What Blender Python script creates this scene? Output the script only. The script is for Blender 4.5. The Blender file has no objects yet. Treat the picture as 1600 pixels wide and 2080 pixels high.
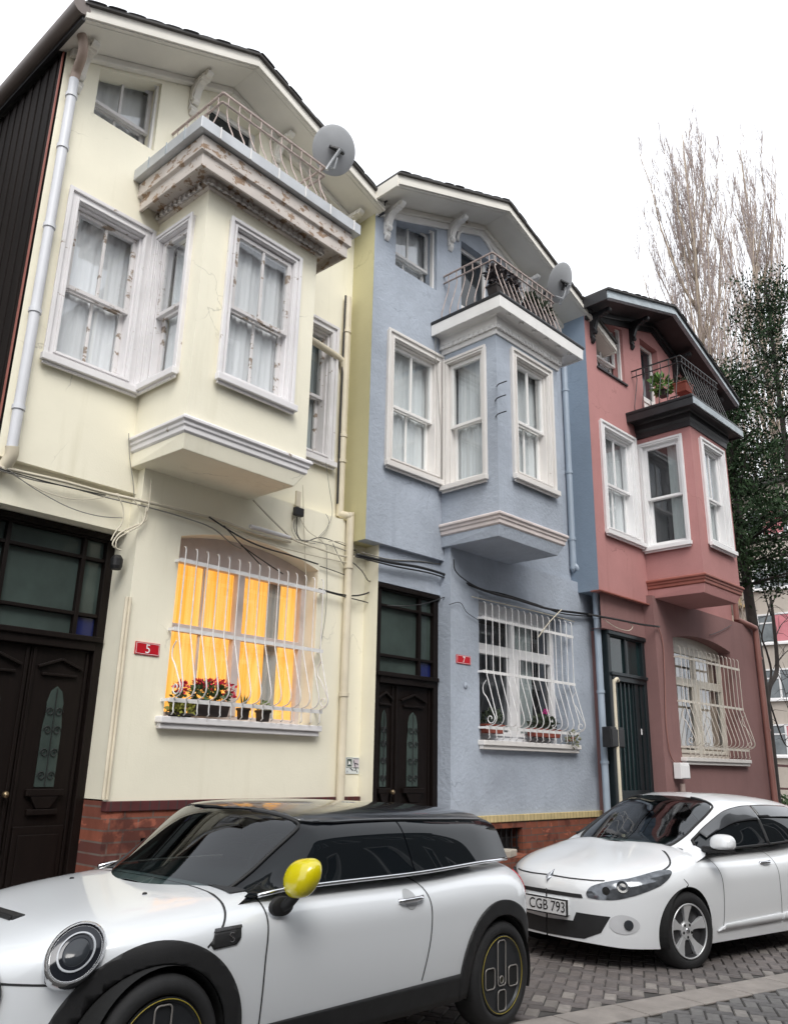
import bpy, bmesh, math, random
from mathutils import Vector, Matrix
from mathutils.geometry import tessellate_polygon
rnd = random.Random(7)
R = math.radians
sc = bpy.context.scene
COL = sc.collection

# ------------------------------------------------------------------ camera, sky, sun, exposure
CAMZ = 1.52
YAW, PITCH, ROLL, FPX = R(48.2), R(17.15), R(1.2), 1660.0
def _axes():
    cy, sy = math.cos(YAW), math.sin(YAW)
    f = Vector((sy*math.cos(PITCH), cy*math.cos(PITCH), math.sin(PITCH)))
    r = Vector((cy, -sy, 0)); u = r.cross(f)
    return math.cos(ROLL)*r+math.sin(ROLL)*u, -math.sin(ROLL)*r+math.cos(ROLL)*u, f
CR, CU, CF = _axes()
cam_d = bpy.data.cameras.new('camera'); cam = bpy.data.objects.new('camera', cam_d); COL.objects.link(cam)
cam.matrix_world = Matrix(((CR.x, CU.x, -CF.x, 0), (CR.y, CU.y, -CF.y, 0), (CR.z, CU.z, -CF.z, CAMZ), (0, 0, 0, 1)))
cam_d.sensor_fit = 'VERTICAL'; cam_d.sensor_height = 36; cam_d.sensor_width = 36
cam_d.lens = FPX/2080*36; cam_d.clip_start = 0.05; cam_d.clip_end = 3000
sc.camera = cam
SUN_EL, SUN_AZ = R(48), R(215)       # azimuth measured like the sky texture's sun_rotation
w = bpy.data.worlds.new('World'); sc.world = w; w.use_nodes = True
nt = w.node_tree; bg = nt.nodes['Background']
sky = nt.nodes.new('ShaderNodeTexSky'); sky.sky_type = 'NISHITA'; sky.sun_disc = False
sky.sun_elevation = SUN_EL; sky.sun_rotation = SUN_AZ; sky.air_density = 1.0; sky.dust_density = 4.0
hs = nt.nodes.new('ShaderNodeHueSaturation'); hs.inputs['Saturation'].default_value = 0.22
nt.links.new(sky.outputs[0], hs.inputs['Color'])
veil = nt.nodes.new('ShaderNodeMix'); veil.data_type = 'RGBA'; veil.inputs[0].default_value = .8      # cloud cover evens out the clear sky
veil.inputs[7].default_value = (5.9, 6.1, 6.4, 1)
nt.links.new(hs.outputs[0], veil.inputs[6]); nt.links.new(veil.outputs[2], bg.inputs['Color'])
bg.inputs['Strength'].default_value = 0.15
sun_d = bpy.data.lights.new('sun', 'SUN'); sun = bpy.data.objects.new('sun', sun_d); COL.objects.link(sun)
sun_d.energy = 1.1; sun_d.angle = R(30); sun_d.color = (1, .965, .91)
sd = Vector((math.sin(SUN_AZ)*math.cos(SUN_EL), math.cos(SUN_AZ)*math.cos(SUN_EL), math.sin(SUN_EL)))
sun.rotation_euler = sd.to_track_quat('Z', 'Y').to_euler()
sc.view_settings.view_transform = 'Standard'; sc.view_settings.look = 'None'
sc.view_settings.exposure = 0.9; sc.view_settings.gamma = 1.0
sc.cycles.max_bounces = 8; sc.cycles.transparent_max_bounces = 16

# ------------------------------------------------------------------ helpers
def tag(o, label=None, cat=None, group=None, kind=None):
    if label: o['label'] = label
    if cat: o['category'] = cat
    if group: o['group'] = group
    if kind: o['kind'] = kind
    return o
def empty(name, loc, rz=0, ry=0, label=None, cat=None, group=None):
    o = bpy.data.objects.new(name, None); COL.objects.link(o); o.empty_display_size = .2
    o.location = loc; o.rotation_euler = (0, ry, rz)
    return tag(o, label, cat, group)
class MB:
    def __init__(s, T=None): s.v = []; s.f = []; s.T = T
    def add(s, pts, faces):
        n = len(s.v)
        for p in pts:
            p = tuple(p)
            s.v.append(s.T(*p) if s.T else p)
        for f in faces: s.f.append(tuple(n+i for i in f))
    def box(s, x0, x1, y0, y1, z0, z1):
        s.add([(x, y, z) for x in (x0, x1) for y in (y0, y1) for z in (z0, z1)],
              [(0, 1, 3, 2), (4, 6, 7, 5), (0, 4, 5, 1), (2, 3, 7, 6), (0, 2, 6, 4), (1, 5, 7, 3)])
        return s
    def poly(s, pts): s.add(pts, [tuple(range(len(pts)))]); return s
    def prism(s, a, b):
        n = len(a); s.add(list(a)+list(b), [tuple(range(n))[::-1], tuple(range(n, 2*n))]+[(i, (i+1) % n, n+(i+1) % n, n+i) for i in range(n)]); return s
    def holes(s, outer, holes, P):
        loops = [[Vector((a, b, 0)) for a, b in l] for l in [outer]+holes]
        tri = tessellate_polygon(loops); flat = [p for l in loops for p in l]
        s.add([P(p.x, p.y) for p in flat], [tuple(t) for t in tri]); return s
    def tube(s, path, r, n=8, closed=False, r1=None):
        P = [Vector(p) for p in path]; k = len(P)
        if k < 2: return s
        pts = []; prev = None
        for i, p in enumerate(P):
            if closed: t = P[(i+1) % k]-P[i-1]
            else: t = P[min(i+1, k-1)]-P[max(i-1, 0)]
            if t.length < 1e-9: t = Vector((0, 0, 1))
            t.normalize()
            if prev is None:
                a = Vector((0, 0, 1)) if abs(t.z) < .9 else Vector((1, 0, 0))
                nrm = (a-t*a.dot(t)).normalized()
            else:
                nrm = prev-t*prev.dot(t)
                nrm = nrm.normalized() if nrm.length > 1e-6 else prev
            prev = nrm; b = t.cross(nrm)
            rr = r if r1 is None else r+(r1-r)*i/(k-1)
            for j in range(n):
                q = 2*math.pi*j/n
                pts.append(p+nrm*math.cos(q)*rr+b*math.sin(q)*rr)
        fs = []
        for i in range(k if closed else k-1):
            i2 = (i+1) % k
            for j in range(n): fs.append((i*n+j, i*n+(j+1) % n, i2*n+(j+1) % n, i2*n+j))
        if not closed: fs += [tuple(range(n))[::-1], tuple((k-1)*n+j for j in range(n))]
        s.add(pts, fs); return s
    def bar(s, p, q, w, h):
        p, q = Vector(p), Vector(q); t = (q-p).normalized()
        up = Vector((0, 0, 1)) if abs(t.z) < .95 else Vector((0, 1, 0))
        a = t.cross(up).normalized()*w/2; b = a.cross(t).normalized()*h/2
        s.prism([p-a-b, p+a-b, p+a+b, p-a+b], [q-a-b, q+a-b, q+a+b, q-a+b]); return s
    def lathe(s, prof, n=24, M=None):
        pts = []; k = len(prof)
        for r, z in prof:
            for j in range(n):
                q = 2*math.pi*j/n; p = Vector((r*math.cos(q), r*math.sin(q), z)); pts.append(M @ p if M else p)
        fs = [(i*n+j, i*n+(j+1) % n, (i+1)*n+(j+1) % n, (i+1)*n+j) for i in range(k-1) for j in range(n)]
        fs += [tuple(range(n))[::-1], tuple((k-1)*n+j for j in range(n))]
        s.add(pts, fs); return s
    def sweep3(s, prof, uL, uR, cF, cB):
        """closed profile (outward, z) carried round the left, front and right of a bay"""
        n = len(prof); pts = []
        for o, z in prof: pts.append((uL-o, cB, z))
        for o, z in prof: pts.append((uL-o, cF-o, z))
        for o, z in prof: pts.append((uR+o, cF-o, z))
        for o, z in prof: pts.append((uR+o, cB, z))
        fs = [(k*n+i, k*n+(i+1) % n, (k+1)*n+(i+1) % n, (k+1)*n+i) for k in range(3) for i in range(n)]
        fs += [tuple(range(n))[::-1], tuple(3*n+i for i in range(n))]
        s.add(pts, fs); return s
    def build(s, name, mat, parent=None, off=(0, 0, 0), smooth=False, bevel=0, merge=False, solid=0):
        me = bpy.data.meshes.new(name); ox, oy, oz = off
        me.from_pydata([(x-ox, y-oy, z-oz) for x, y, z in s.v], [], s.f)
        bm = bmesh.new(); bm.from_mesh(me)
        if merge: bmesh.ops.remove_doubles(bm, verts=bm.verts, dist=merge if merge is not True else 1e-4)
        if merge: bmesh.ops.dissolve_degenerate(bm, edges=bm.edges, dist=1e-5)
        bmesh.ops.recalc_face_normals(bm, faces=bm.faces); bm.to_mesh(me); bm.free()
        if smooth:
            for p in me.polygons: p.use_smooth = True
        if mat: me.materials.append(mat)
        o = bpy.data.objects.new(name, me); COL.objects.link(o)
        if parent: o.parent = parent
        if smooth == 'auto':
            me.set_sharp_from_angle(angle=R(38))
        if solid:
            m = o.modifiers.new('solid', 'SOLIDIFY'); m.thickness = solid; m.offset = -1
        if bevel:
            m = o.modifiers.new('bevel', 'BEVEL'); m.width = bevel; m.segments = 2; m.limit_method = 'ANGLE'; m.angle_limit = R(40)
        return o
def crv(pts, n=8, closed=False):
    """Catmull-Rom through points"""
    P = [Vector(p) for p in pts]; out = []; k = len(P)
    rng = range(k if closed else k-1)
    for i in rng:
        p0, p1, p2, p3 = (P[i-1] if closed or i else P[0]), P[i], P[(i+1) % k], (P[(i+2) % k] if closed or i+2 < k else P[-1])
        for j in range(n):
            t = j/n
            out.append(.5*((2*p1)+(-p0+p2)*t+(2*p0-5*p1+4*p2-p3)*t*t+(-p0+3*p1-3*p2+p3)*t**3))
    if not closed: out.append(P[-1])
    return out
def lerp_tab(tab, x):
    if x <= tab[0][0]: return tab[0][1]
    for i in range(len(tab)-1):
        a, b = tab[i], tab[i+1]
        if x <= b[0]:
            # monotone-ish cubic (finite difference tangents)
            h = b[0]-a[0]; t = (x-a[0])/h; d = (b[1]-a[1])/h
            def tan(k):
                if k == 0 or k == len(tab)-1: return (tab[min(k+1, len(tab)-1)][1]-tab[max(k-1, 0)][1])/(tab[min(k+1, len(tab)-1)][0]-tab[max(k-1, 0)][0])
                d0 = (tab[k][1]-tab[k-1][1])/(tab[k][0]-tab[k-1][0]); d1 = (tab[k+1][1]-tab[k][1])/(tab[k+1][0]-tab[k][0])
                return 0 if d0*d1 <= 0 else 2*d0*d1/(d0+d1)
            m0, m1 = tan(i), tan(i+1)
            return (2*t**3-3*t*t+1)*a[1]+(t**3-2*t*t+t)*h*m0+(-2*t**3+3*t*t)*b[1]+(t**3-t*t)*h*m1
    return tab[-1][1]

# ------------------------------------------------------------------ materials
class NT:
    def __init__(s, name):
        s.m = bpy.data.materials.new(name); s.m.use_nodes = True; s.t = s.m.node_tree
        s.b = s.t.nodes['Principled BSDF']; s.out = s.t.nodes['Material Output']
        s.co = s.n('ShaderNodeTexCoord').outputs['Object']
    def n(s, t, **k):
        nd = s.t.nodes.new(t)
        for a, v in k.items(): setattr(nd, a, v)
        return nd
    def l(s, a, b): s.t.links.new(a, b)
    def mapping(s, scale=(1, 1, 1), rot=(0, 0, 0), co=None):
        m = s.n('ShaderNodeMapping'); m.inputs['Scale'].default_value = scale; m.inputs['Rotation'].default_value = rot
        s.l(co or s.co, m.inputs[0]); return m.outputs[0]
    def noise(s, scale, detail=4, co=None, rough=.55, dist=0):
        nd = s.n('ShaderNodeTexNoise'); nd.inputs['Scale'].default_value = scale; nd.inputs['Detail'].default_value = detail
        nd.inputs['Roughness'].default_value = rough; nd.inputs['Distortion'].default_value = dist
        s.l(co or s.co, nd.inputs['Vector']); return nd.outputs[0]
    def ramp(s, f, a, b, ca=(0, 0, 0, 1), cb=(1, 1, 1, 1)):
        r = s.n('ShaderNodeValToRGB'); r.color_ramp.elements[0].position = a; r.color_ramp.elements[1].position = b
        r.color_ramp.elements[0].color = ca; r.color_ramp.elements[1].color = cb; s.l(f, r.inputs[0]); return r.outputs[0]
    def mix(s, f, a, b, mode='MIX'):
        m = s.n('ShaderNodeMix', data_type='RGBA', blend_type=mode)
        for sock, v in ((m.inputs[0], f), (m.inputs[6], a), (m.inputs[7], b)):
            if hasattr(v, 'is_output'): s.l(v, sock)
            elif sock == m.inputs[0]: sock.default_value = v
            else: sock.default_value = c4(v)
        return m.outputs[2]
    def bump(s, h, strength=.3, dist=.01, nrm=None):
        b = s.n('ShaderNodeBump'); b.inputs['Strength'].default_value = strength; b.inputs['Distance'].default_value = dist
        s.l(h, b.inputs['Height'])
        if nrm: s.l(nrm, b.inputs['Normal'])
        s.l(b.outputs[0], s.b.inputs['Normal']); return b.outputs[0]
    def base(s, v):
        if hasattr(v, 'is_output'): s.l(v, s.b.inputs['Base Color'])
        else: s.b.inputs['Base Color'].default_value = c4(v)
    def set(s, **k):
        for a, v in k.items(): s.b.inputs[a.replace('_', ' ')].default_value = v
def c4(c): return tuple(c)+(1,) if len(c) == 3 else tuple(c)
def dk(c, k): return tuple(x*k for x in c[:3])
def M(name, col, rough=.6, metal=0, var=.12, vs=3, bump=0, bs=60, coat=0, spec=.5):
    t = NT(name); n = t.noise(vs, 5)
    t.base(t.mix(t.ramp(n, .3, .7), dk(col, 1-var), dk(col, 1+var*.6)) if var else col)
    t.set(Roughness=rough, Metallic=metal, Coat_Weight=coat, Specular_IOR_Level=spec)
    if bump: t.bump(t.noise(bs, 4), bump, .01)
    return t.m
def stucco(name, col, stain, rough_amt=.25, bs=45, patch=.16):
    t = NT(name)
    big = t.ramp(t.noise(.9, 6, rough=.6), .35, .68); c = t.mix(big, dk(col, 1-patch), dk(col, 1.04))
    str_ = t.noise(1.4, 5, co=t.mapping((3.2, 3.2, .32)), rough=.65)
    c = t.mix(t.ramp(str_, .56, .82), c, stain)
    sp = t.noise(9, 6, rough=.7); c = t.mix(t.ramp(sp, .66, .80, (0, 0, 0, 1), (.55, .55, .55, 1)), c, dk(stain, .8))
    vo = t.n('ShaderNodeTexVoronoi', feature='DISTANCE_TO_EDGE'); vo.inputs['Scale'].default_value = .8
    nz = t.n('ShaderNodeTexNoise'); nz.inputs['Scale'].default_value = 2.2; nz.inputs['Detail'].default_value = 6; t.l(t.co, nz.inputs['Vector'])
    ad = t.n('ShaderNodeVectorMath', operation='MULTIPLY_ADD'); t.l(nz.outputs[1], ad.inputs[0]); ad.inputs[1].default_value = (.7, .7, .7); t.l(t.co, ad.inputs[2]); t.l(ad.outputs[0], vo.inputs['Vector'])
    cr = t.n('ShaderNodeMath', operation='MULTIPLY'); t.l(t.ramp(vo.outputs['Distance'], .0015, .005, (1, 1, 1, 1), (0, 0, 0, 1)), cr.inputs[0]); t.l(t.ramp(t.noise(.9, 3), .54, .62, (0, 0, 0, 1), (.55, .55, .55, 1)), cr.inputs[1])
    c = t.mix(cr.outputs[0], c, dk(stain, .5))
    t.base(c); t.set(Roughness=.88, Specular_IOR_Level=.25)
    h = t.mix(.5, t.noise(bs, 6, rough=.6), t.noise(bs*.16, 4, rough=.5))
    t.bump(h, rough_amt, .02); return t.m
def peeling(name, paint, wood, th=.55, amt=.1, scale=5):
    t = NT(name)
    n = t.noise(scale, 8, co=t.mapping((1, 1, 1.6)), rough=.68, dist=.15)
    f = t.ramp(n, th, th+.04); v = t.ramp(t.noise(2, 5), .35, .7)
    c = t.mix(f, t.mix(v, dk(paint, 1-amt), paint), t.mix(t.noise(22, 5), dk(wood, .5), dk(wood, 1.5)))
    t.base(c); t.set(Roughness=.6, Specular_IOR_Level=.3)
    t.bump(f, -.5, .006); return t.m
def glass_mat(name, tint, base=.12, rough=.02):
    t = NT(name); g = t.n('ShaderNodeBsdfGlossy'); g.inputs['Roughness'].default_value = rough
    g.inputs['Color'].default_value = (.95, .97, 1, 1)
    tp = t.n('ShaderNodeBsdfTransparent'); tp.inputs[0].default_value = c4(tint)
    lw = t.n('ShaderNodeLayerWeight'); lw.inputs[0].default_value = .5
    pw = t.n('ShaderNodeMath', operation='POWER'); t.l(lw.outputs['Facing'], pw.inputs[0]); pw.inputs[1].default_value = 3.2
    fr = t.n('ShaderNodeMath', operation='MULTIPLY_ADD'); t.l(pw.outputs[0], fr.inputs[0]); fr.inputs[1].default_value = .8; fr.inputs[2].default_value = base
    bp = t.n('ShaderNodeBump'); bp.inputs['Strength'].default_value = .04; bp.inputs['Distance'].default_value = .02
    t.l(t.noise(2.5, 2), bp.inputs['Height']); t.l(bp.outputs[0], g.inputs['Normal']); t.l(bp.outputs[0], lw.inputs['Normal'])
    mx = t.n('ShaderNodeMixShader'); t.l(fr.outputs[0], mx.inputs[0]); t.l(tp.outputs[0], mx.inputs[1]); t.l(g.outputs[0], mx.inputs[2])
    t.l(mx.outputs[0], t.out.inputs[0]); return t.m
def brick_mat(name, c1, c2, mortar, bw=.23, bh=.075, var=.3):
    t = NT(name); sep = t.n('ShaderNodeSeparateXYZ'); t.l(t.co, sep.inputs[0])
    cmb = t.n('ShaderNodeCombineXYZ'); t.l(sep.outputs[0], cmb.inputs[0]); t.l(sep.outputs[2], cmb.inputs[1])
    br = t.n('ShaderNodeTexBrick'); t.l(cmb.outputs[0], br.inputs['Vector'])
    br.inputs['Scale'].default_value = 1; br.inputs['Brick Width'].default_value = bw; br.inputs['Row Height'].default_value = bh
    br.inputs['Mortar Size'].default_value = .008; br.inputs['Mortar Smooth'].default_value = .3
    br.inputs['Color1'].default_value = c4(c1); br.inputs['Color2'].default_value = c4(c2); br.inputs['Mortar'].default_value = c4(mortar)
    br.inputs['Bias'].default_value = -.1
    c = t.mix(t.ramp(t.noise(7, 6), .35, .7), br.outputs[0], t.mix(.5, br.outputs[0], dk(c1, .45)))
    if bh < .3: c = t.mix(t.ramp(t.noise(5, 3, co=t.mapping((1, 1, 2.2))), .60, .63), c, t.mix(.6, c, dk(c1, 1.6)))
    if bh < .3: c = t.mix(t.ramp(t.noise(3.3, 4), .56, .62), c, t.mix(.6, c, dk(c2, .45)))
    t.base(c); t.set(Roughness=.9, Specular_IOR_Level=.2)
    t.bump(t.mix(.45, br.outputs[1], t.noise(28, 6, rough=.7)), -.9, .02); return t.m

YEL = stucco('yellow_stucco', (.85, .81, .665), (.74, .70, .55), .12, 60, .05)
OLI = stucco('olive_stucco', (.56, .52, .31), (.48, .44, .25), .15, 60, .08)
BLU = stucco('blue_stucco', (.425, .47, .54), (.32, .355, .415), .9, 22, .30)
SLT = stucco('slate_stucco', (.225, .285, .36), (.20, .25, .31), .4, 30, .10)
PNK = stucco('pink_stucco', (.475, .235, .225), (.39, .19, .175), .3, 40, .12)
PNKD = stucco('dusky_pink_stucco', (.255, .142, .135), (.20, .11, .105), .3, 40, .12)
SOFY = stucco('yellow_soffit', (.60, .54, .38), (.5, .44, .3), .15, 60, .1)
WHT = M('white_paint', (.78, .765, .745), .5, 0, .07, 4, .08, 70)
WHTY = peeling('peeling_lilac_white', (.80, .78, .785), (.30, .24, .19), .635, .14, 4)
WSASH = peeling('weathered_sash', (.70, .675, .67), (.27, .215, .17), .555, .15, 7)
WHTB = peeling('worn_white_paint', (.74, .71, .68), (.28, .21, .16), .68, .1, 6)
WHTP = M('fresh_white_paint', (.80, .79, .79), .45, 0, .05, 4)
EAVE = peeling('eave_white', (.75, .72, .655), (.22, .16, .11), .685, .12, 2.4)
ROT = peeling('rotten_board', (.66, .60, .55), (.31, .21, .14), .535, .2, 8)
TRIMP = M('pale_stone_trim', (.66, .585, .56), .7, 0, .12, 5, .15, 40)
PTRIM = M('red_brown_trim', (.30, .10, .075), .6, 0, .15, 5, .1, 40)
BLK = M('black_paint', (.018, .018, .02), .45, 0, .3, 6, .15, 30)
CLAD = NT('dark_cladding'); CLAD.base(CLAD.mix(CLAD.noise(2, 5, co=CLAD.mapping((6, 6, .4))), (.006, .005, .005), (.022, .017, .015))); CLAD.set(Roughness=.8, Specular_IOR_Level=.15); CLAD = CLAD.m
ZINC = M('zinc_gutter', (.50, .515, .53), .4, .3, .12, 5)
TILE = M('dark_roof_tile', (.05, .046, .044), .7, 0, .4, 8, .3, 25)
GREYF = M('weathered_grey_metal', (.40, .45, .48), .5, .2, .25, 6)
PIPEW = M('white_pipe', (.62, .63, .66), .4, 0, .06, 3)
PIPEC = M('cream_pipe', (.69, .62, .48), .45, 0, .12, 3)
PIPEB = M('blue_grey_pipe', (.33, .39, .46), .45, 0, .1, 3)
PIPER = M('red_brown_pipe', (.27, .125, .105), .5, 0, .15, 3)
DOORW = NT('dark_walnut'); DOORW.base(DOORW.mix(DOORW.noise(3, 6, co=DOORW.mapping((14, 14, 1))), (.0035, .0022, .002), (.011, .0068, .0055))); DOORW.set(Roughness=.5, Specular_IOR_Level=.2); DOORW = DOORW.m
IRON = M('white_iron', (.74, .73, .72), .45, 0, .1, 14)
RUSTI = M('rusty_iron', (.42, .34, .31), .6, 0, .3, 14)
BIRON = M('black_iron', (.02, .021, .023), .4, 0, .2, 10)
DARKIR = M('dark_iron', (.012, .012, .013), .5)
GLS = glass_mat('window_glass', (.95, .97, .97), .10)
DGL = M('dim_door_glass', (.055, .075, .068), .12, 0, .35, 2)
BGL = M('blue_door_glass', (.012, .018, .09), .1, 0, .2, 2)
TEALG = M('teal_door_glass', (.014, .030, .032), .12, 0, .3, 2)
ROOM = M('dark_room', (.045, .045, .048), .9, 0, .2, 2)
def curtain_mat(name, col):
    t = NT(name); t.base(t.mix(t.noise(3, 4, co=t.mapping((9, 9, .5))), dk(col, .8), col)); t.set(Roughness=.9); return t.m
CURW = curtain_mat('white_curtain', (.90, .90, .92))
CURT = curtain_mat('net_curtain', (.74, .76, .77))
CURG = curtain_mat('grey_curtain', (.42, .46, .46))
def lit_mat():
    t = NT('lamp_glow_curtain')
    st = t.noise(3, 4, co=t.mapping((16, 16, .35)))
    st2 = t.noise(2, 3, co=t.mapping((40, 40, .2)))
    c = t.mix(t.ramp(st, .35, .65), (1.0, .36, .02), (1.0, .58, .17)); c = t.mix(t.ramp(st2, .45, .75), c, (.86, .36, .05))  # darker orange streaks painted in as the shade of the folds
    t.base((.5, .3, .1)); t.l(c, t.b.inputs['Emission Color']); t.b.inputs['Emission Strength'].default_value = .62  # curtain emits the lamplight itself, no lamp stands behind it
    t.set(Roughness=.9); return t.m
LIT = lit_mat()
BRKY = brick_mat('red_brick', (.27, .088, .055), (.085, .038, .038), (.15, .125, .11), .25, .085)
BRKB = brick_mat('orange_brick', (.26, .085, .05), (.17, .06, .045), (.12, .09, .075))
BCAP = brick_mat('maroon_cap_brick', (.11, .035, .035), (.085, .03, .032), (.06, .045, .045), .085, .5)
YCAP = brick_mat('cream_cap_brick', (.60, .48, .25), (.54, .43, .22), (.36, .29, .16), .07, .5)
REDS = M('red_enamel', (.50, .012, .022), .3, 0, .08, 5)
WTXT = M('white_letter', (.85, .85, .85), .4, 0, 0)
LEAF = M('leaf_green', (.055, .105, .032), .55, 0, .35, 9)
LEAFD = M('dark_leaf', (.035, .05, .026), .6, 0, .4, 9)
LEAFY = M('yellow_green_leaf', (.30, .30, .05), .55, 0, .3, 9)
FLWR = M('red_flower', (.62, .012, .055), .5, 0, .2, 30)
FLWP = M('magenta_flower', (.60, .02, .26), .5, 0, .2, 30)
POTB = M('dark_plastic_pot', (.030, .022, .020), .5, 0, .2, 8)
POTT = M('terracotta_pot', (.24, .055, .035), .7, 0, .2, 8)
CABW = M('cream_cable', (.60, .55, .44), .5, 0, .1, 8)
CABG = M('grey_cable', (.22, .21, .19), .5, 0, .1, 8)
CABK = M('black_cable', (.015, .015, .016), .5, 0, .1, 8)

# ------------------------------------------------------------------ the street: frames of the three houses
ANG = [0.0, R(-2.6), R(-2.87)]
def gz(x): return .08-.0255*max(-30, min(45, x))
def UN(i):
    a = ANG[i]; return Vector((math.cos(a), math.sin(a), 0)), Vector((-math.sin(a), math.cos(a), 0))
def W3(i, u, c, z):
    U, N = UN(i); return U*u+N*c+Vector((0, 0, z))
def seen(i, px, py, c):
    """point on the vertical plane c of house i that lies in this direction from the photographer"""
    U, N = UN(i); d = CR*((px-800)/FPX)-CU*((py-1040)/FPX)+CF
    p = d*(c/d.dot(N)); return Vector((p.x, p.y, p.z+CAMZ))
def TF(c): return lambda s, d, z: (s, c+d, z)            # a wall facing the street
def TL(u): return lambda s, d, z: (u+d, -s, z)           # the left flank of a bay
def TR(u): return lambda s, d, z: (u-d, s, z)

def ring(mb, s0, s1, d0, d1, z0, z1, t, tb=None):
    tb = t if tb is None else tb
    mb.box(s0, s0+t, d0, d1, z0, z1); mb.box(s1-t, s1, d0, d1, z0, z1)
    mb.box(s0+t, s1-t, d0, d1, z1-t, z1)
    if tb: mb.box(s0+t, s1-t, d0, d1, z0, z0+tb)

def window(H, T, s0, s1, z0, z1, cas, sash, curtain=CURT, muntin=True, cw=.095, off=None, sill=True, gap=(0, 1), split=.46, lower_in=True, label=None, rm=ROOM, sd=.055, rd=.55):
    """sash window: casing round the opening, liner, two sashes, glass, curtain"""
    m = MB(T)
    if cw:
        ring(m, s0, s1, -.028, .012, z0, z1, cw)
        ring(m, s0-.012, s1+.012, -.05, -.028, z0-.0, z1+.012, .035, 0)
        ring(m, s0+cw-.028, s1-cw+.028, -.042, -.028, z0+cw-.028, z1-cw+.028, .022)
    a0, a1, b0, b1 = s0+cw, s1-cw, z0+cw, z1-cw
    if cw > .02: ring(m, a0-.004, a1+.004, .012, sd+.11, b0-.004, b1+.004, .022)
    o = m.build('window', cas, H, off, bevel=.004)
    if label: o['label'] = label
    if sill:
        MB(T).box(s0-.03, s1+.03, -.085, -.0285, z0-.035, z0+.028).box(s0-.012, s1+.012, -.055, -.0285, z0-.06, z0-.036).build('sill', cas, o, off, bevel=.006)
    e0 = .018 if cw > .02 else -.014
    a0 += e0; a1 -= e0; b0 += e0; b1 -= e0; zm = b0+(b1-b0)*split; mid = (a0+a1)/2
    f = MB(T)
    ring(f, a0, a1, sd, sd+.04, zm-.018, b1, .038)
    dl = .03 if lower_in else 0
    ring(f, a0, a1, sd+.0405+dl, sd+.075+dl, b0, zm+.03, .04)
    if muntin:
        f.box(mid-.013, mid+.013, sd+.005, sd+.035, zm+.02, b1-.038); f.box(mid-.013, mid+.013, sd+.046+dl, sd+.07+dl, b0+.04, zm-.015)
    f.build('sash', sash, o, off, bevel=.004)
    MB(T).poly([(a0+.03, sd+.02, zm), (a1-.03, sd+.02, zm), (a1-.03, sd+.02, b1-.03), (a0+.03, sd+.02, b1-.03)]).poly(
        [(a0+.03, sd+.058+dl, b0+.03), (a1-.03, sd+.058+dl, b0+.03), (a1-.03, sd+.058+dl, zm), (a0+.03, sd+.058+dl, zm)]).build('pane', GLS, o, off)
    if curtain:
        cm = MB(T); n = 36; g0, g1 = gap
        aw1 = a1+.13
        for p, q in ((a0, a0+(a1-a0)*g0), (a0+(a1-a0)*g1, aw1)) if gap != (0, 1) else ((a0, aw1),):
            if q-p < .05: continue
            pts = []; k = max(8, int(n*(q-p)/(a1-a0)))
            for j in range(k+1):
                s = p+(q-p)*j/k; d = sd+.13+.007*math.sin(j*1.9+p*7)+.008*math.sin(j*.71+1)
                pts += [(s, d, b0-.02), (s, d+.004, b1+.025)]
            cm.add(pts, [(2*j, 2*j+2, 2*j+3, 2*j+1) for j in range(k)])
        cm.build('curtain', curtain, o, off, smooth=True)
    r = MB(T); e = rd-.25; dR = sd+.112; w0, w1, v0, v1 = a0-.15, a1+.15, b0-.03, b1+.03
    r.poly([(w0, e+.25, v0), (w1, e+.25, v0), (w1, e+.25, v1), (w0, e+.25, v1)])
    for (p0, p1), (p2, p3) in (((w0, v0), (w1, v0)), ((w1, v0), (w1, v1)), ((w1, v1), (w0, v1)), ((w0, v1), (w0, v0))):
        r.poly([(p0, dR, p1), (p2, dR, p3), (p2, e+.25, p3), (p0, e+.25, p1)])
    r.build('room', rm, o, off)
    return o, (a0-.018, a1+.018, b0-.018, b1+.018)

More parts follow.
